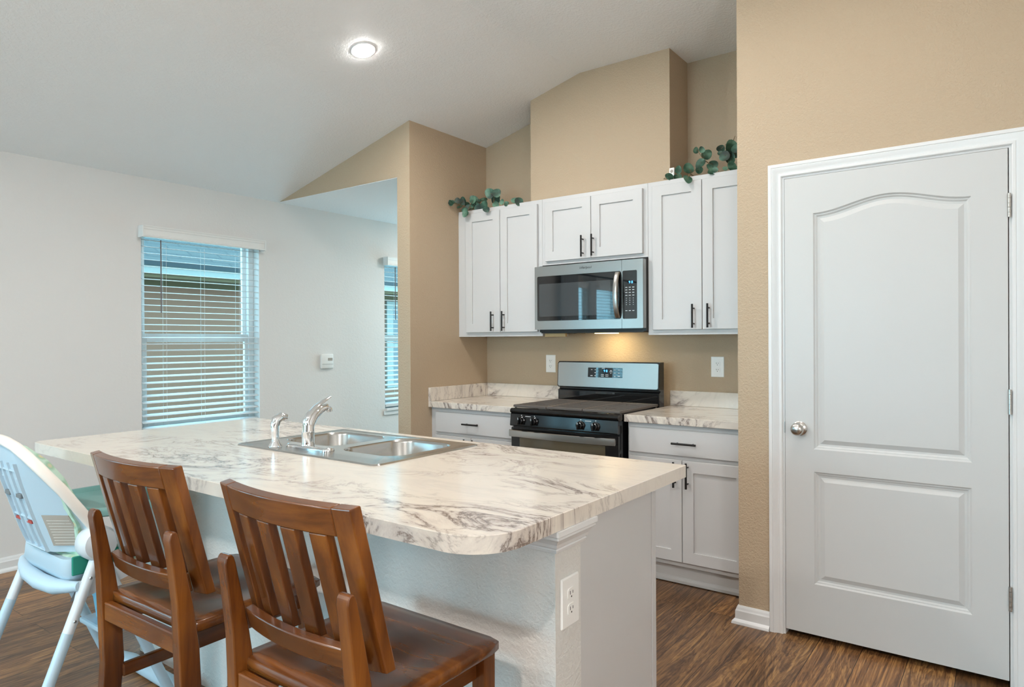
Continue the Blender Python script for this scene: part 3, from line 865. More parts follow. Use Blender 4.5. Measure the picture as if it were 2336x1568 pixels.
loft(bm, [[(x, 3.8785 + (z - 1.017) * 0.07 + d, z) for x, z in rrect(RX0 + 0.002 + e, RX1 - 0.006 - e, 1.022 + e, 1.184 - e, 0.013, 6)] for d, e in ((0.0015, 0), (-0.001, 0.001))])
fp = put('steel_front', bm, M['steel_x'], bgd)
bm = BM(); yv = lambda z: 3.8785 + (z - 1.017) * 0.07
loft(bm, [[(x, yv(z) + d, z) for x, z in rrect(-2.266, -2.012, 1.087, 1.151, 0.004, 3)] for d in (0.001, -0.0022)])
put('display_glass', bm, M['black_glass'], bgd)
text_mesh('clock_digits', '9 8', 0.022, M['led'], bgd, (-2.134, yv(1.13) - 0.0032, 1.130))
for x, z, w_ in ((-2.238, 1.137, .005), (-2.210, 1.137, .005), (-2.210, 1.118, .006), (-2.238, 1.098, .008), (-2.210, 1.098, .005), (-2.095, 1.134, .006), (-2.095, 1.126, .010), (-2.095, 1.116, .003), (-2.066, 1.138, .007), (-2.066, 1.118, .006), (-2.037, 1.138, .006), (-2.037, 1.118, .006), (-2.066, 1.097, .005), (-2.037, 1.098, .008), (-2.15, 1.147, .011)):
    bm = BM(); bx(bm, x - w_, x + w_, yv(z) - 0.0030, yv(z) - 0.0018, z - 0.0022, z + 0.0022); put('key_legend', bm, M['key'], bgd)
for x in (-2.156, -2.124):
    z = 1.101; y = yv(z); bm = BM()
    for a, b, c, d_ in ((-.010, .010, .0065, .008), (-.010, .010, -.008, -.0065), (-.010, -.0085, -.0065, .0065), (.0085, .010, -.0065, .0065), (-.0015, .0015, -.0066, .0066)):
        bx(bm, x + a, x + b, y - 0.0030, y - 0.0018, z + c, z + d_)
    put('arrow_key', bm, M['key'], bgd)

# ------------------------------------------------------------------ outlets, thermostat, recessed lamp, sensor
def outlet(label, loc, rz):
    o = thing('electrical_outlet', label, 'outlet', loc, group='white duplex outlets', rz=rz)
    bm = BM()
    loft(bm, [[(x, y, z) for x, z in rrect(-0.041 + e, 0.041 - e, -0.063 + e, 0.063 - e, 0.003, 3)] for e, y in ((0, -0.0003), (0, -0.0025), (0.003, -0.0058))])
    put('cover_plate', bm, M['outlet'], o, local=True)
    for zc in (0.0195, -0.0195):
        bm = BM(); pts = [(x, z) for x, z in rrect(-0.0165, 0.0165, zc - 0.0145, zc + 0.0145, 0.009, 5)]
        loft(bm, [[(x, y, z) for x, z in pts] for y in (-0.0056, -0.0078)])
        r = put('receptacle', bm, M['outlet'], o, local=True)
        bm = BM()
        for x, h in ((-0.0062, 0.0045), (0.0062, 0.0036)): bx(bm, x - 0.0011, x + 0.0011, -0.0081, -0.0077, zc + 0.003 - h, zc + 0.003 + h)
        lathe(bm, [(0, 0.0077), (0.0023, 0.0077), (0.0023, 0.0081), (0, 0.0081)], (0, 0, zc - 0.0075), 'y', 10, -1)
        put('slots', bm, M['slot'], r, local=True)
outlet('white outlet on the tan wall left of the range backguard', (-2.6725, YS, 1.1645), 0)
outlet('white outlet on the tan wall right of the range, near the pantry wall', (-1.451, YS, 1.164), 0)
outlet('white outlet on the end of the island half wall', (-0.8995, 1.442, 0.676), math.pi / 2)

t = thing('thermostat', 'small white control box on the white wall between the windows', 'thermostat', (XW, 3.687, 1.163))
bm = BM(); bx(bm, XW, XW + 0.024, 3.625, 3.750, 1.101, 1.226, 0.008, 3); put('housing', bm, M['plastic'], t, smooth=40)
bm = BM(); bx(bm, XW + 0.0235, XW + 0.025, 3.690, 3.738, 1.168, 1.192, 0.0006, 1); put('screen', bm, M['label'], t)
bm = BM(); bx(bm, XW + 0.0235, XW + 0.0255, 3.63, 3.745, 1.138, 1.140); put('cover_seam', bm, M['strap'], t)

def can(label, x, y, k):
    nook = y > YH and x < XK
    z = ZL if nook else zvault(x); tilt = math.atan(0.25) if x < XC and not nook else 0.0
    c = thing('ceiling_light', label, 'ceiling light', (x, y, z), group='recessed ceiling lights')
    c.rotation_euler = (0, -tilt, 0)
    bm = BM(); ringlathe(bm, [(0.0595, -0.0005), (0.068, -0.0005), (0.068, -0.004), (0.065, -0.007), (0.0595, -0.007)], 40)
    put('trim_ring', bm, M['trim'], c, local=True, smooth=40)
    bm = BM(); lathe(bm, [(0, -0.001), (0.059, -0.001), (0.059, -0.009), (0.054, -0.014), (0.040, -0.0165), (0, -0.018)], (0, 0, 0), 'z', 40)
    put('lens', bm, M['lamp'], c, local=True, smooth=60)
    d = bpy.data.lights.new('lamp_light', 'AREA'); d.shape = 'DISK'; d.size = 0.115; d.energy = CAN_W * k; d.color = CAN_C
    lo = bpy.data.objects.new('lamp_light', d); COL.objects.link(lo); lo.parent = c; lo.location = (0, 0, -0.020)
can('lit recessed disc light on the sloped white ceiling above the sink', -2.845, 2.475, 0.5)
can('recessed disc light above the aisle in front of the range', -1.75, 2.45, 0.30)
can('recessed disc light above the pantry door', -0.60, 2.10, 0.24)
can('recessed disc light over the living area behind the camera, right', -0.62, -1.05, 1.2)
can('added unseen disc light over the living area behind the camera, left', -2.845, -1.05, 1.0)  # unseen lamp added to light the room, position guessed

for n_, (lab, gx, gy, ke) in enumerate((('added fill globe behind the camera near the rear glazing', -2.6, -2.2, 1.0), ('added fill globe just behind the camera', -0.85, -0.75, 0.32), ('added fill globe right of the camera facing the island end', 0.95, 0.10, 1.2))):  # unseen globe lamps added to brighten the ceiling and island end
    g = thing('fill_lamp', lab, 'fill lamp', (gx, gy, 0), group='added fill globes outside the frame')
    zg = 1.52
    bm = BM(); lathe(bm, [(0, 0), (0.13, 0), (0.13, 0.012), (0.02, 0.022), (0, 0.023)], (gx, gy, 0), 'z', 28); put('base', bm, M['black_mat'], g, smooth=40)
    bm = BM(); tube(bm, [(gx, gy, 0.02), (gx, gy, zg - 0.15)], 0.009, 10); put('pole', bm, M['black_mat'], g, smooth=50)
    bm = BM(); lathe(bm, [(0, zg - 0.155), (0.03, zg - 0.155), (0.03, zg - 0.128), (0, zg - 0.128)], (gx, gy, 0), 'z', 16); put('socket', bm, M['black_mat'], g)
    bm = BM(); lathe(bm, [(0, zg - 0.14)] + [(0.14 * math.sin(math.pi * k / 12), zg - 0.14 * math.cos(math.pi * k / 12)) for k in range(1, 12)] + [(0, zg + 0.14)], (gx, gy, 0), 'z', 24)
    put('globe', bm, emit('fill_globe_%d' % n_, (1.0, 0.965, 0.92, 1), FILL_GLOBE_E * ke), g, smooth=60)

can('unseen fill light added on the low nook ceiling behind the wing wall', -3.75, 5.30, 0.6)  # hidden lamp added to brighten the nook
s = thing('motion_sensor', 'small white sensor standing on the right wall cabinet beside the greenery', 'sensor', (-1.619, 3.775, 2.272))
bm = BM(); bx(bm, -1.635, -1.603, 3.762, 3.776, 2.2725, 2.350, 0.004, 2); put('housing', bm, M['plastic'], s, smooth=40)
bm = BM(); lathe(bm, [(0, 0), (0.0095, 0), (0.008, 0.003), (0, 0.0042)], (-1.619, 3.7625, 2.329), 'y', 20, -1); put('lens_dome', bm, M['label'], s, smooth=50)

# ------------------------------------------------------------------ eucalyptus on the wall cabinets
random.seed(11)
def leaf(bm, c, r, nrm, up):
    c = Vector(c); nrm = Vector(nrm).normalized(); up = Vector(up); up = (up - nrm * up.dot(nrm)).normalized(); sd = up.cross(nrm)
    n = 14; top = []; asp = random.uniform(0.78, 0.98)
    mid = bm.verts.new(c - nrm * r * 0.14)
    for k in range(n):
        a = 2 * math.pi * k / n
        ru = r * (1.0 + 0.10 * math.cos(a)); u = math.cos(a) * ru; v = math.sin(a) * r * asp * (1 - 0.16 * math.cos(a))
        top.append(bm.verts.new(c + up * u + sd * v + nrm * (0.10 * r * abs(math.sin(a)))))
    bot = [bm.verts.new(v.co - nrm * 0.0012) for v in top]; mb = bm.verts.new(mid.co - nrm * 0.0012)
    for k in range(n):
        j = (k + 1) % n
        bm.faces.new((mid, top[k], top[j])); bm.faces.new((mb, bot[j], bot[k])); bm.faces.new((top[k], bot[k], bot[j], top[j]))
def spray(label, pts, stems, loc):
    e = thing('eucalyptus_garland', label, 'artificial greenery', loc, group='eucalyptus sprigs on top of the wall cabinets')
    bm = BM()
    for st in stems: tube(bm, st, [0.0024] * (len(st) - 1) + [0.0012], 6)
    for x, y, z, r in pts:      # a petiole from the nearest stem point to each leaf
        best = min((p for st in stems for p in st), key=lambda p: (Vector(p) - Vector((x, y, z))).length)
        mid_ = (Vector(best) + Vector((x, y, z))) / 2 + Vector((0, 0, 0.008))
        tube(bm, [best, mid_, (x, y, z)], 0.0011, 5)
    put('stems', bm, M['stem'], e, smooth=60)
    bm = BM()
    for x, y, z, r in pts:
        nrm = Vector((random.uniform(0.0, 1.1), random.uniform(-1.5, -0.5), random.uniform(-0.4, 0.7)))
        best = min((p for st in stems for p in st), key=lambda p: (Vector(p) - Vector((x, y, z))).length)
        up = Vector((x, y, z)) - Vector(best) + Vector((random.uniform(-.02, .02), 0, 0.012))
        leaf(bm, (x, y, z), r * 1.32, nrm, up)
    put('leaves', bm, M['leaf'], e, smooth=60)
PL = [(-3.369, 3.778, 2.366, .019), (-3.354, 3.827, 2.384, .019), (-3.275, 3.799, 2.368, .023), (-3.27, 3.756, 2.319, .019), (-3.155, 3.678, 2.266, .021), (-3.14, 3.666, 2.241, .021), (-3.124, 3.742, 2.351, .025), (-3.139, 3.874, 2.372, .024), (-3.007, 3.781, 2.386, .03), (-2.944, 3.777, 2.379, .025), (-3.043, 3.899, 2.369, .029), (-3.142, 3.815, 2.349, .017), (-3.101, 3.77, 2.296, .025), (-3.034, 3.749, 2.297, .027), (-2.956, 3.678, 2.249, .019), (-3.16, 3.729, 2.299, .018), (-3.153, 3.758, 2.308, .019), (-2.947, 3.772, 2.297, .019), (-2.836, 3.751, 2.289, .014), (-2.886, 3.764, 2.306, .016), (-2.771, 3.76, 2.302, .021), (-2.709, 3.724, 2.281, .023), (-3.288, 3.861, 2.353, .019), (-3.185, 3.835, 2.343, .018)]
def clear_wall(p):              # keep the left sprig on the room side of the wing wall
    x, y, z, r = p
    if x > -3.235: return p
    k = 3.235 / abs(x)
    return (x * k, y * k, 1.3297 + (z - 1.3297) * k, r * k)
PL += [(x + 0.018, y - 0.03, z - 0.012, r * 0.95) for x, y, z, r in PL[:20:2] if z < 2.37 and y > 3.73]
PL = [clear_wall(p) for p in PL]
spray('eucalyptus sprig on the left wall cabinet, trailing over its left corner', PL,
      [[(-2.70, 3.80, 2.276), (-2.90, 3.80, 2.278), (-3.05, 3.79, 2.285), (-3.16, 3.76, 2.30), (-3.22, 3.70, 2.315)],
       [(-2.98, 3.80, 2.278), (-2.99, 3.80, 2.32), (-2.975, 3.79, 2.36)], [(-3.08, 3.79, 2.285), (-3.12, 3.80, 2.33)],
       [(-3.10, 3.77, 2.29), (-3.13, 3.70, 2.285), (-3.14, 3.69, 2.262)]], (-2.98, 3.80, 2.272))
PR = [(-1.623, 3.738, 2.292, .022), (-1.57, 3.745, 2.325, .019), (-1.579, 3.772, 2.295, .016), (-1.586, 3.748, 2.284, .013), (-1.552, 3.855, 2.353, .028), (-1.548, 3.881, 2.349, .016), (-1.486, 3.679, 2.247, .025), (-1.518, 3.887, 2.462, .016), (-1.449, 3.803, 2.435, .016), (-1.445, 3.868, 2.42, .027), (-1.46, 3.811, 2.361, .026), (-1.5, 3.89, 2.343, .02), (-1.411, 3.881, 2.357, .022), (-1.383, 3.756, 2.314, .017), (-1.365, 3.728, 2.279, .017), (-1.344, 3.733, 2.29, .013), (-1.368, 3.894, 2.448, .019), (-1.278, 3.81, 2.422, .031), (-1.354, 3.84, 2.408, .012), (-1.309, 3.788, 2.373, .024), (-1.291, 3.821, 2.368, .025), (-1.278, 3.802, 2.347, .018), (-1.254, 3.796, 2.405, .018), (-1.262, 3.834, 2.384, .018), (-1.296, 3.755, 2.293, .011), (-1.265, 3.774, 2.306, .024), (-1.245, 3.761, 2.289, .017), (-1.20, 3.80, 2.36, .026), (-1.18, 3.78, 2.30, .024)]
spray('eucalyptus sprig on the right wall cabinet, standing tall by the pantry wall', PR,
      [[(-1.66, 3.74, 2.285), (-1.58, 3.77, 2.279), (-1.48, 3.80, 2.278), (-1.34, 3.80, 2.278), (-1.15, 3.80, 2.280)],
       [(-1.50, 3.80, 2.278), (-1.53, 3.84, 2.32)], [(-1.36, 3.80, 2.278), (-1.41, 3.83, 2.35), (-1.455, 3.84, 2.39), (-1.49, 3.86, 2.44)],
       [(-1.27, 3.80, 2.278), (-1.30, 3.81, 2.33), (-1.285, 3.82, 2.40), (-1.276, 3.84, 2.47), (-1.271, 3.85, 2.495)],
       [(-1.48, 3.78, 2.279), (-1.485, 3.70, 2.282), (-1.487, 3.69, 2.262)]], (-1.40, 3.80, 2.272))

# ------------------------------------------------------------------ island
IX0, IX1 = -3.040, -0.900
bm = BM(); bx(bm, IX0, IX1, 1.380, 1.500, 0, 0.8725)
struct('wall_island', bm, M['island_wall'], label='white textured half wall under the island counter', cat='half wall')
bm = BM()
pf = [(0.0, 0.812), (0.008, 0.812), (0.010, 0.819), (0.008, 0.822), (0.012, 0.826), (0.014, 0.834), (0.022, 0.846), (0.027, 0.850), (0.027, 0.856), (0.031, 0.859), (0.031, 0.8725), (0.0, 0.8725)]
loft(bm, [[(IX0, 1.380 - d, z) for d, z in pf], [(IX1 + d, 1.380 - d, z) for d, z in pf], [(IX1 + d, 1.505 + d, z) for d, z in pf]])
struct('trim_2', bm, M['trim'], label='white crown moulding at the top of the island half wall', cat='trim')

ic = thing('island_cabinet', 'white island cabinet with a plain end panel behind the half wall', 'cabinet', (-1.97, 1.73, 0))
bm = BM()
bx(bm, IX1 - 0.016, IX1 - 0.0008, 1.5005, 1.925, 0.0, 0.8725); put('end_panel', bm, M['cab'], ic)
bm = BM()
bx(bm, IX1 - 0.019, IX1 + 0.0006, 1.928, 1.957, 0.0, 0.8725, 0.0015, 1); put('corner_stile', bm, M['cab'], ic)
bm = BM()
bx(bm, IX0, IX0 + 0.016, 1.5005, 2.058, 0, 0.8725); bx(bm, -0.992, -0.976, 1.93, 2.058, 0, 0.8725)
bx(bm, IX0 + 0.016, -0.992, 1.5005, 2.035, 0.10, 0.116); bx(bm, IX0 + 0.016, -0.992, 1.975, 1.99, 0, 0.10)
bx(bm, IX0 + 0.016, -0.992, 2.040, 2.058, 0.10, 0.13); bx(bm, IX0 + 0.016, -0.992, 2.040, 2.058, 0.835, 0.8725)
put('carcass', bm, M['cab'], ic)
for k in range(4):
    a = IX0 + 0.015 + k * 0.512; bm = BM()
    R = lambda o: [(a + o, 0.12 + o), (a + 0.506 - o, 0.12 + o), (a + 0.506 - o, 0.85 - o), (a + o, 0.85 - o)]
    loft(bm, [[(x, y, z) for x, z in R(o)] for o, y in ((0, 2.059), (0, 2.076), (0.0015, 2.077), (0.06, 2.077), (0.06, 2.068))]); d = put('door', bm, M['cab'], ic)
    bm = BM(); px_ = a + (0.466 if k % 2 == 0 else 0.04); tube(bm, [(px_, 2.107, 0.70), (px_, 2.107, 0.835)], 0.0058, 10)
    for z in (0.724, 0.811): tube(bm, [(px_, 2.076, z), (px_, 2.107, z)], 0.0042, 8)
    put('pull', bm, M['pull'], d, smooth=50)

cn = thing('island_countertop', 'large marble look laminate island counter with rounded corners', 'countertop', (-2.11, 1.61, 0.8735))
bm = BM()
ol = rrect(-3.345, -0.874, 1.080, 2.140, [0.055, 0.125, 0.003, 0.05], 10)
hl = rrect(-2.515, -1.735, 1.645, 2.050, 0.02, 3)
ins = lambda e: rrect(-3.345 + e, -0.874 - e, 1.080 + e, 2.140 - e, [0.055 - e, 0.125 - e, 0.003 - e if e < 0.003 else 0.0005, 0.05 - e], 10)
gt = fill(bm, [[(x, y, 0.914) for x, y in ins(0.0015)], [(x, y, 0.914) for x, y in hl]])
m1 = [bm.verts.new((x, y, 0.9125)) for x, y in ol]; m2 = [bm.verts.new((x, y, 0.8735)) for x, y in ol]
bridge(bm, gt[0], m1); bridge(bm, m1, m2)
gb = fill(bm, [[(x, y, 0.8735) for x, y in ol], [(x, y, 0.8735) for x, y in hl]])
bridge(bm, gt[1], gb[1])
put('counter_slab', bm, M['marble'], cn, smooth=35)

# sink
sk = thing('kitchen_sink', 'stainless steel double bowl sink set in the island counter', 'sink', (-2.125, 1.80, 0.914))
bm = BM()
so = rrect(-2.540, -1.705, 1.525, 2.075, 0.028, 6)
so2 = lambda e: rrect(-2.540 + e, -1.705 - e, 1.525 + e, 2.075 - e, max(0.028 - e, 0.006), 6)
bowls = [(-2.500, -2.150, 1.705, 2.022), (-2.090, -1.775, 1.670, 2.022)]
P = lambda o, z: [(x, y, z) for x, y in o]
r0 = [bm.verts.new(p) for p in P(so, 0.9142)]; r1 = [bm.verts.new(p) for p in P(so2(0.004), 0.9195)]
r2 = [bm.verts.new(p) for p in P(so2(0.010), 0.9195)]
bridge(bm, r0, r1); bridge(bm, r1, r2)
g = fill(bm, [P(so2(0.016), 0.9170)] + [P(rrect(*b, 0.075, 8), 0.9170) for b in bowls])
bridge(bm, r2, g[0])
deck_loops = g[1:]
for lp in deck_loops:
    nxt = None
dk = put('deck', bm, M['sink'], sk, smooth=35)
for b in bowls:
    bm = BM(); rings = []
    for e, z in ((0.0, 0.9170), (0.003, 0.9135), (0.006, 0.905), (0.014, 0.78), (0.022, 0.757), (0.045, 0.745)):
        rings.append(P(rrect(b[0] + e, b[1] - e, b[2] + e, b[3] - e, 0.075, 8), z))
    loft(bm, rings, cap0=False)
    bw = put('bowl', bm, M['sink'], sk, smooth=50)
    bm = BM(); lathe(bm, [(0, 0.7455), (0.043, 0.7455), (0.043, 0.7475), (0.034, 0.7475), (0.030, 0.7460), (0, 0.7462)], ((b[0] + b[1]) / 2, (b[2] + b[3]) / 2, 0), 'z', 24)
    put('drain_strainer', bm, M['chrome'], bw, smooth=40)

ZD = 0.9172
fc = thing('kitchen_faucet', 'chrome single lever faucet on the sink deck', 'faucet', (-2.207, 1.632, ZD))
bm = BM(); loft(bm, [[(x, y, z) for x, y in rrect(-2.330 + e, -2.065 - e, 1.606 + e, 1.660 - e, 0.0265 - e, 6)] for e, z in ((0, ZD), (0.0, ZD + 0.005), (0.006, ZD + 0.011), (0.012, ZD + 0.012))])
put('base_plate', bm, M['chrome'], fc, smooth=50)
fx, fy = -2.210, 1.634
bm = BM(); lathe(bm, [(0, ZD + 0.010), (0.026, ZD + 0.010), (0.0245, ZD + 0.016), (0.024, ZD + 0.060), (0.0245, ZD + 0.061), (0.0245, ZD + 0.064), (0.0235, ZD + 0.065), (0.023, 1.008), (0, 1.010)], (fx, fy, 0), 'z', 28)
put('body', bm, M['chrome'], fc, smooth=40)
bm = BM(); tube(bm, [(fx, fy, 0.985), (fx, fy + 0.006, 1.012), (fx, fy + 0.028, 1.042), (fx, fy + 0.058, 1.062), (fx, fy + 0.088, 1.070), (fx, fy + 0.101, 1.060), (fx, fy + 0.103, 1.050)], [0.0225, 0.0225, 0.021, 0.017, 0.0135, 0.0125, 0.012], 18)
put('spout', bm, M['chrome'], fc, smooth=60)
bm = BM(); tube(bm, [(fx, fy - 0.002, 0.998), (fx, fy - 0.010, 1.020), (fx, fy + 0.006, 1.046), (fx, fy + 0.040, 1.074), (fx, fy + 0.075, 1.094), (fx, fy + 0.108, 1.108)], [0.022, 0.019, 0.017, 0.014, 0.011, 0.006], 18, flat=0.62, up=(0, 1, 0))
put('lever', bm, M['chrome'], fc, smooth=60)
sp = thing('side_sprayer', 'short chrome side sprayer left of the faucet', 'sprayer', (-2.345, 1.580, ZD))
bm = BM(); lathe(bm, [(0, ZD), (0.027, ZD), (0.026, ZD + 0.004), (0.017, ZD + 0.018), (0.014, ZD + 0.028), (0, ZD + 0.029)], (-2.345, 1.580, 0), 'z', 24); put('holder', bm, M['chrome'], sp, smooth=50)
bm = BM(); tube(bm, [(-2.345, 1.580, ZD + 0.020), (-2.345, 1.580, ZD + 0.055), (-2.345, 1.578, ZD + 0.080), (-2.343, 1.584, ZD + 0.105), (-2.338, 1.604, ZD + 0.117), (-2.333, 1.624, ZD + 0.112)], [0.0140, 0.0155, 0.0180, 0.0190, 0.0165, 0.0140], 18)
put('spray_head', bm, M['chrome'], sp, smooth=60)

# ------------------------------------------------------------------ counter chairs (origin at floor centre, front towards +Y)
ch = thing('counter_chair', 'slatted reddish brown wooden counter chair nearer the outlet end of the island', 'chair', (-1.200, 1.063, 0), group='wooden counter chairs at the island')
def chair_parts(ch):
    bm = BM(); n = 14; rings_t = []
    xs = [-0.215 + 0.43 * k / n for k in range(n + 1)]; ys = [-0.200 + 0.405 * k / n for k in range(n + 1)]
    def zt(x, y):
        dish = 0.012 * math.exp(-((abs(x) - 0.085) / 0.075) ** 2) * math.exp(-((y + 0.03) / 0.12) ** 2)
        front = 0.004 * (max(0, y - 0.12) / 0.085) ** 2
        return 0.622 - dish - front
    def inset(x, y):   # rounded corners
        cx, cy, r = 0.215 - 0.02, 0.2025 - 0.02, 0.02
        dx, dy = abs(x) - cx, abs(y - 0.0025) - cy
        if dx > 0 and dy > 0:
            L = math.hypot(dx, dy)
            if L > r: k = r / L; return (math.copysign(cx + dx * k, x), 0.0025 + math.copysign(cy + dy * k, y - 0.0025))
        return (x, y)
    top = [[bm.verts.new((*inset(x, y), zt(x, y))) for x in xs] for y in ys]
    for a, b in zip(top, top[1:]):
        for k in range(n): bm.faces.new((a[k], a[k + 1], b[k + 1], b[k]))
    rim = top[0] + [r[-1] for r in top[1:]] + top[-1][-2::-1] + [r[0] for r in top[-2:0:-1]]
    low = []
    for e, dz in ((0.004, -0.004), (0.004, -0.026), (0.0, -0.030)):
        ring = []
        for v in rim:
            ring.append(bm.verts.new((v.co.x * (1 + e / 0.215), 0.0025 + (v.co.y - 0.0025) * (1 + e / 0.2), v.co.z + dz if dz > -0.01 else 0.622 + dz)))
        bridge(bm, low[-1] if low else rim, ring); low.append(ring)
    bm.faces.new(low[-1])
    put('seat', bm, M['chair_x'], ch, local=True, smooth=50)
    # rear posts that double as back legs
    for s in (-1, 1):
        bm = BM(); rings = []
        prof = [(-0.240, 0.000, 0.040), (-0.216, 0.22, 0.046), (-0.200, 0.42, 0.054), (-0.206, 0.56, 0.053), (-0.217, 0.68, 0.040), (-0.232, 0.78, 0.031), (-0.2425, 0.842, 0.026), (-0.2435, 0.855, 0.020), (-0.2435, 0.862, 0.009)]
        for y, z, d in prof:
            x0, x1 = s * 0.186, s * 0.220
            rings.append([(x0, y - d / 2, z), (x0, y + d / 2, z), (x1, y + d / 2, z), (x1, y - d / 2, z)])
        loft(bm, rings)
        bmesh.ops.recalc_face_normals(bm, faces=bm.faces[:])
        put('rear_leg', bm, M['chair_z'], ch, local=True, smooth=25)
        bm = BM(); rings = []
        for w, z in ((0.017, 0), (0.020, 0.55), (0.020, 0.594)):
            cx, cy = s * 0.188, 0.176
            rings.append([(cx - w, cy - w, z), (cx + w, cy - w, z), (cx + w, cy + w, z), (cx - w, cy + w, z)])
        loft(bm, rings); put('front_leg', bm, M['chair_z'], ch, local=True)
    bow = lambda x: -0.030 * (1 - (x / 0.22) ** 2)
    yb = lambda z: -0.160 - (z - 0.685) * 0.262        # rear face line of the leaning back frame
    def curved(x0, x1, z0, z1, th, nseg=10, lift=0.0):
        bm = BM(); rings = []
        for k in range(nseg + 1):
            x = x0 + (x1 - x0) * k / nseg; b = bow(x)
            rings.append([(x, yb(z0) + b + lift, z0), (x, yb(z1) + b + lift, z1), (x, yb(z1) + b + th + lift, z1 + 0.004), (x, yb(z0) + b + th + lift, z0)])
        loft(bm, rings); return bm
    for s in (-1, 1):
        put('back_stile', curved(*sorted((s * 0.220, s * 0.176)), 0.682, 1.020, 0.026, 3), M['chair_z'], ch, local=True)
    put('crest_rail', curved(-0.1755, 0.1755, 0.962, 1.020, 0.026), M['chair_x'], ch, local=True, smooth=30)
    put('lower_rail', curved(-0.1855, 0.1855, 0.690, 0.735, 0.022, lift=-0.028), M['chair_x'], ch, local=True, smooth=30)
    for k in range(4):
        xc = -0.1755 + 0.351 * (k + 0.5) / 4 + (k - 1.5) * -0.004
        put('back_slat', curved(xc - 0.022, xc + 0.022, 0.728, 0.9618, 0.020, 2, 0.002), M['chair_z'], ch, local=True)
    for y0, y1, x0, x1, z0, z1 in ((-0.228, -0.2075, -0.1855, 0.1855, 0.545, 0.597), (0.170, 0.190, -0.167, 0.167, 0.525, 0.5915)):
        bm = BM(); bx(bm, x0, x1, y0, y1, z0, z1, 0.002, 1); put('apron', bm, M['chair_x'], ch, local=True)
    for s in (-1, 1):
        bm = BM(); a, b = sorted((s * 0.164, s * 0.1855)); bx(bm, a, b, -0.2070, 0.1555, 0.535, 0.5915, 0.002, 1); put('apron', bm, M['chair_y'], ch, local=True)
        bm = BM(); a, b = sorted((s * 0.180, s * 0.200)); bx(bm, a, b, -0.180, 0.1575, 0.366, 0.404, 0.003, 1); put('stretcher', bm, M['chair_y'], ch, local=True)
    bm = BM(); bx(bm, -0.169, 0.169, 0.166, 0.188, 0.200, 0.240, 0.003, 1); put('footrail', bm, M['chair_x'], ch, local=True)
chair_parts(ch)
for o in ch.children:
    if o.name.split('.')[0] != 'seat':
        b = o.modifiers.new('edge_rounding', 'BEVEL'); b.width = 0.0028; b.segments = 2; b.limit_method = 'ANGLE'; b.angle_limit = math.radians(40)
dup(ch, (-1.890, 1.075, 0), math.radians(1.5), 'slatted reddish brown wooden counter chair beside the white high chair')

# ------------------------------------------------------------------ high chair (origin at floor centre, facing +Y)
hc = thing('high_chair', 'white baby high chair with sage print cushion pulled up to the island', 'high chair', (-2.750, 0.980, 0))
lv = [  # z, rim half width, rim y, panel half width, panel y
    (1.004, 0.070, -0.180, 0.045, -0.182), (0.985, 0.150, -0.172, 0.075, -0.178), (0.930, 0.220, -0.143, 0.088, -0.163), (0.850, 0.247, -0.085, 0.092, -0.142),
    (0.760, 0.250, -0.022, 0.094, -0.115), (0.680, 0.250, 0.024, 0.094, -0.090), (0.615, 0.215, 0.020, 0.090, -0.066)]
bm = BM()
out = [[(-rw, ry, z), (-pw - 0.012, py + 0.004, z), (-pw, py, z), (0, py - 0.004, z), (pw, py, z), (pw + 0.012, py + 0.004, z), (rw, ry, z)] for z, rw, ry, pw, py in lv]
inn = [[(x * 0.985, y + 0.006, z - 0.002) for x, y, z in r] for r in out]
loft(bm, [a + b[::-1] for a, b in zip(out, inn)])
sh = put('seat_shell', bm, M['hc_pale'], hc, local=True, smooth=30)
bm = BM()
for x in (-0.088, -0.030, 0.030, 0.088):
    loft(bm, [[(x - 0.003, py - 0.010, z), (x + 0.003, py - 0.010, z), (x + 0.003, py + 0.004, z), (x - 0.003, py + 0.004, z)] for z, rw, ry, pw, py in lv[2:]])
for z in (0.905, 0.735, 0.622):
    py = [l for l in lv if l[0] <= z + 0.08][0][4]
    yy = lambda z: -0.066 - (z - 0.615) * 0.30
    bx(bm, -0.088, 0.088, yy(z) - 0.012, yy(z) + 0.004, z - 0.003, z + 0.003)
for x, z in ((-0.06, 0.875), (0.06, 0.875), (-0.06, 0.765), (0.06, 0.765)): bx(bm, x - 0.014, x + 0.014, -0.066 - (z - 0.615) * 0.30 - 0.009, -0.066 - (z - 0.615) * 0.30, z - 0.005, z + 0.005, 0.002, 1)
put('back_ribs', bm, M['hc_pale'], sh, local=True)
yy = lambda z: -0.070 - (z - 0.615) * 0.30
for x in (-0.058, 0.045):
    bm = BM(); bx(bm, x - 0.022, x + 0.022, yy(0.815) - 0.014, yy(0.815), 0.807, 0.822, 0.002, 1)
    put('buckle', bm, M['strap'], sh, local=True)
for x in (-0.055, 0.045):
    bm = BM(); bx(bm, x - 0.022, x + 0.022, yy(0.722) - 0.010, yy(0.722) - 0.004, 0.716, 0.725)
    put('warning_strip', bm, M['label_red'], sh, local=True)
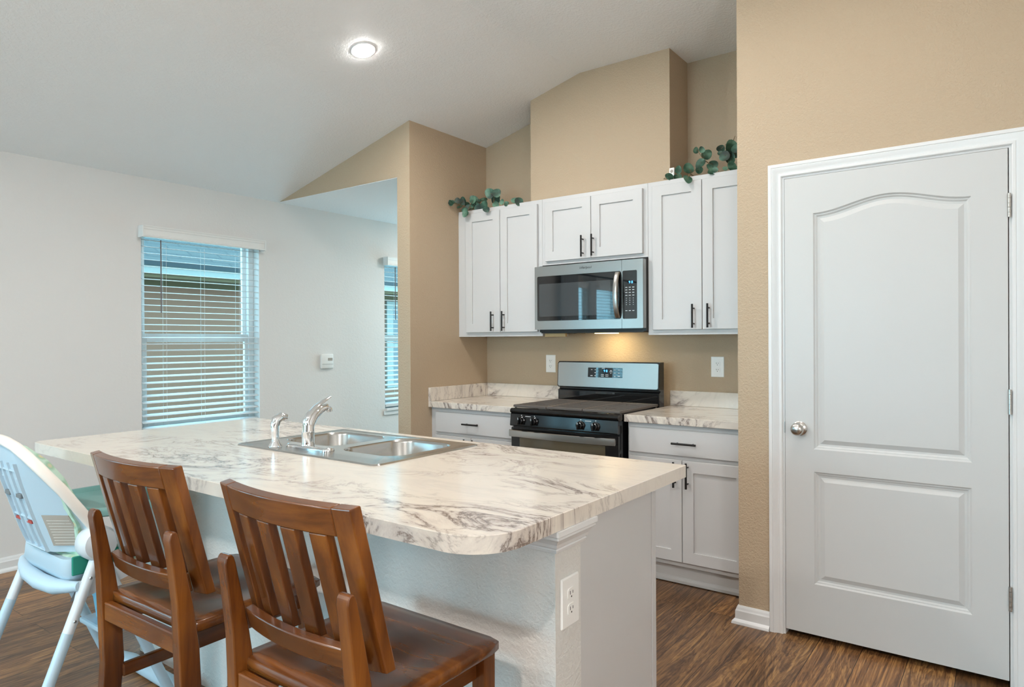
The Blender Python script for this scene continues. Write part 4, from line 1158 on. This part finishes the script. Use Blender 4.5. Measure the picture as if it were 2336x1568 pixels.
# printed label on the near side wing: quads lying on the wing surface between panel edge and rim
def wing(z, f, lift=0.0035):
    for a, b in zip(lv, lv[1:]):
        if b[0] <= z <= a[0]:
            t = (a[0] - z) / (a[0] - b[0]); rw, ry, pw, py = [a[i] + (b[i] - a[i]) * t for i in range(1, 5)]
            x0, y0 = pw + 0.012, py + 0.004
            return (x0 + (rw - x0) * f + lift * 0.6, y0 + (ry - y0) * f - lift, z)
def patch(bm, z0, z1, f0, f1, lift):
    rings = []
    for z in (z0, (z0 + z1) / 2, z1):
        rings.append([wing(z, f0, lift), wing(z, (f0 + f1) / 2, lift), wing(z, f1, lift), wing(z, f1, lift - 0.002), wing(z, f0, lift - 0.002)])
    loft(bm, rings)
bm = BM(); patch(bm, 0.640, 0.752, 0.10, 0.66, 0.0035); lb = put('care_label', bm, M['label'], sh, local=True, label='grey printed care label')
bm = BM()
for k in range(9): patch(bm, 0.648 + k * 0.0105, 0.6495 + k * 0.0105, 0.16, 0.62, 0.0042)
put('label_print', bm, M['labeltext'], sh, local=True)
bm = BM()
arch = []
side = [(0.250, 0.020, 0.690), (0.251, -0.024, 0.757), (0.249, -0.085, 0.848), (0.222, -0.143, 0.930), (0.185, -0.163, 0.965), (0.130, -0.176, 0.992), (0.065, -0.183, 1.006), (0, -0.185, 1.010)]
arch = side + [(-x, y, z) for x, y, z in reversed(side[:-1])]
tube(bm, arch, 0.0175, 12, flat=0.75, up=(1, 0, 0))
put('rim', bm, M['hc_rim'], hc, local=True, smooth=60)
bm = BM(); rings = []
for z, hw, y0, y1 in ((0.998, 0.05, -0.170, -0.155), (0.985, 0.12, -0.168, -0.128), (0.94, 0.185, -0.150, -0.088), (0.88, 0.212, -0.120, -0.050), (0.80, 0.220, -0.080, -0.012), (0.72, 0.220, -0.045, 0.028), (0.65, 0.210, -0.030, 0.050), (0.60, 0.190, -0.020, 0.060)):
    rings.append([(-hw, y0 + 0.012, z), (-hw * 0.85, y1 - 0.006, z), (-hw * 0.4, y1, z), (hw * 0.4, y1, z), (hw * 0.85, y1 - 0.006, z), (hw, y0 + 0.012, z), (hw * 0.6, y0, z), (-hw * 0.6, y0, z)])
loft(bm, rings)
put('back_cushion', bm, M['fabric'], hc, local=True, smooth=70)
bm = BM(); loft(bm, [[(x, y, z) for x, y in rrect(-0.195 + e, 0.195 - e, -0.050 + e, 0.200 - e, 0.05, 5)] for e, z in ((0.05, 0.512), (0.02, 0.525), (0.0, 0.56), (0.0, 0.592), (0.015, 0.604))])
put('seat_pad', bm, M['fabric'], hc, local=True, smooth=50)
bm = BM(); loft(bm, [[(x, y, z) for x, y in rrect(-0.206 + e, 0.206 - e, -0.062 + e, 0.13 - e, 0.05, 5)] for e, z in ((0.05, 0.498), (0.02, 0.510), (0.0, 0.55), (0.004, 0.60))])
put('under_seat_cover', bm, M['hc_pale'], hc, local=True, smooth=50)
bm = BM(); bx(bm, 0.206, 0.214, -0.045, 0.120, 0.548, 0.612, 0.003, 1); put('seat_skirt', bm, M['hc_green'], hc, local=True)
for s in (-1, 1):
    bm = BM(); loft(bm, [[(s * 0.222, -0.055, 0.47), (s * 0.2225, -0.045, 0.468), (s * 0.2225, -0.030, 0.472), (s * 0.222, -0.050, 0.48)], [(s * 0.222, 0.010, 0.600), (s * 0.2225, 0.010, 0.600), (s * 0.2225, 0.045, 0.605), (s * 0.222, 0.045, 0.605)]])
    put('strap', bm, M['strap'], hc, local=True)
for s in (-1, 1):
    bm = BM(); lathe(bm, [(0, 0.205), (0.050, 0.205), (0.058, 0.215), (0.058, 0.262), (0.050, 0.278), (0.030, 0.284), (0, 0.285)], (0, 0.020, 0.652), 'x', 28, s)
    h = put('hub', bm, M['hc_white'], hc, local=True, smooth=40)
    for nm, y1 in (('rear_leg', -0.215), ('front_leg', 0.270)):
        bm = BM(); top = Vector((s * 0.252, 0.020, 0.625)); bot = Vector((s * 0.262, y1, 0.012))
        at = lambda t: top + (bot - top) * t
        tube(bm, [at(0.0), at(0.40)], 0.0205, 14, flat=0.8); l = put(nm, bm, M['hc_white'], hc, local=True, smooth=50)
        bm = BM(); tube(bm, [at(0.40), at(1.0)], 0.0175, 14); put('leg_tube', bm, M['hc_pale'], l, local=True, smooth=50)
        for t in (0.13, 0.34):
            bm = BM(); lathe(bm, [(0, 0.0), (0.0055, 0.0), (0.004, 0.003), (0, 0.003)], tuple(at(t) + Vector((s * 0.0195, 0, 0))), 'x', 12, s)
            put('bolt', bm, M['screw'], l, local=True, smooth=40)
        bm = BM(); bx(bm, bot.x - 0.022, bot.x + 0.022, bot.y - 0.03, bot.y + 0.03, 0.0, 0.022, 0.006, 2); put('foot_cap', bm, M['hc_white'], l, local=True)
    bm = BM(); a, b = sorted((s * 0.236, s * 0.252)); prism(bm, [(-0.050, 0.470), (0.120, 0.515), (0.125, 0.560), (0.06, 0.575), (0.03, 0.548), (-0.010, 0.530), (-0.035, 0.535)], 0, a, b)
    put('side_bracket', bm, M['hc_white'], hc, local=True)
bm = BM(); pts = [(0.248, -0.035, 0.520), (0.20, -0.050, 0.512), (0.12, -0.062, 0.500), (0, -0.067, 0.496)]
tube(bm, pts + [(-x, y, z) for x, y, z in reversed(pts[:-1])], [0.016, 0.020, 0.026, 0.028, 0.026, 0.020, 0.016], 14)
put('rear_crossbar', bm, M['hc_pale'], hc, local=True, smooth=60)
bm = BM()
oo = lambda e: rrect(-0.225 + e, 0.225 - e, 0.015 + e, 0.335 - e, 0.09 - e, 8)
loft(bm, [[(x, y, z) for x, y in oo(e)] for e, z in ((0.02, 0.722), (0.004, 0.728), (0.0, 0.745), (0.004, 0.757), (0.016, 0.757), (0.026, 0.740), (0.05, 0.738))])
put('tray', bm, M['hc_teal'], hc, local=True, smooth=50)
bm = BM(); loft(bm, [[(-0.10, 0.105, 0.50), (0.10, 0.105, 0.50), (0.10, 0.145, 0.50), (-0.10, 0.145, 0.50)], [(-0.115, 0.100, 0.43), (0.115, 0.100, 0.43), (0.115, 0.150, 0.43), (-0.115, 0.150, 0.43)], [(-0.060, 0.125, 0.37), (0.060, 0.125, 0.37), (0.060, 0.155, 0.37), (-0.060, 0.155, 0.37)], [(-0.055, 0.135, 0.29), (0.055, 0.135, 0.29), (0.055, 0.160, 0.29), (-0.055, 0.160, 0.29)]])
put('footrest_post', bm, M['hc_blue'], hc, local=True, smooth=40)
bm = BM(); bx(bm, -0.11, 0.11, 0.095, 0.215, 0.268, 0.290, 0.008, 2); put('footrest', bm, M['hc_pale'], hc, local=True)
bm = BM(); tube(bm, [(-0.262, 0.285, 0.030), (-0.15, 0.305, 0.032), (0.15, 0.305, 0.032), (0.262, 0.285, 0.030)], [0.024, 0.028, 0.028, 0.024], 14)
put('front_base_bar', bm, M['hc_pale'], hc, local=True, smooth=60)
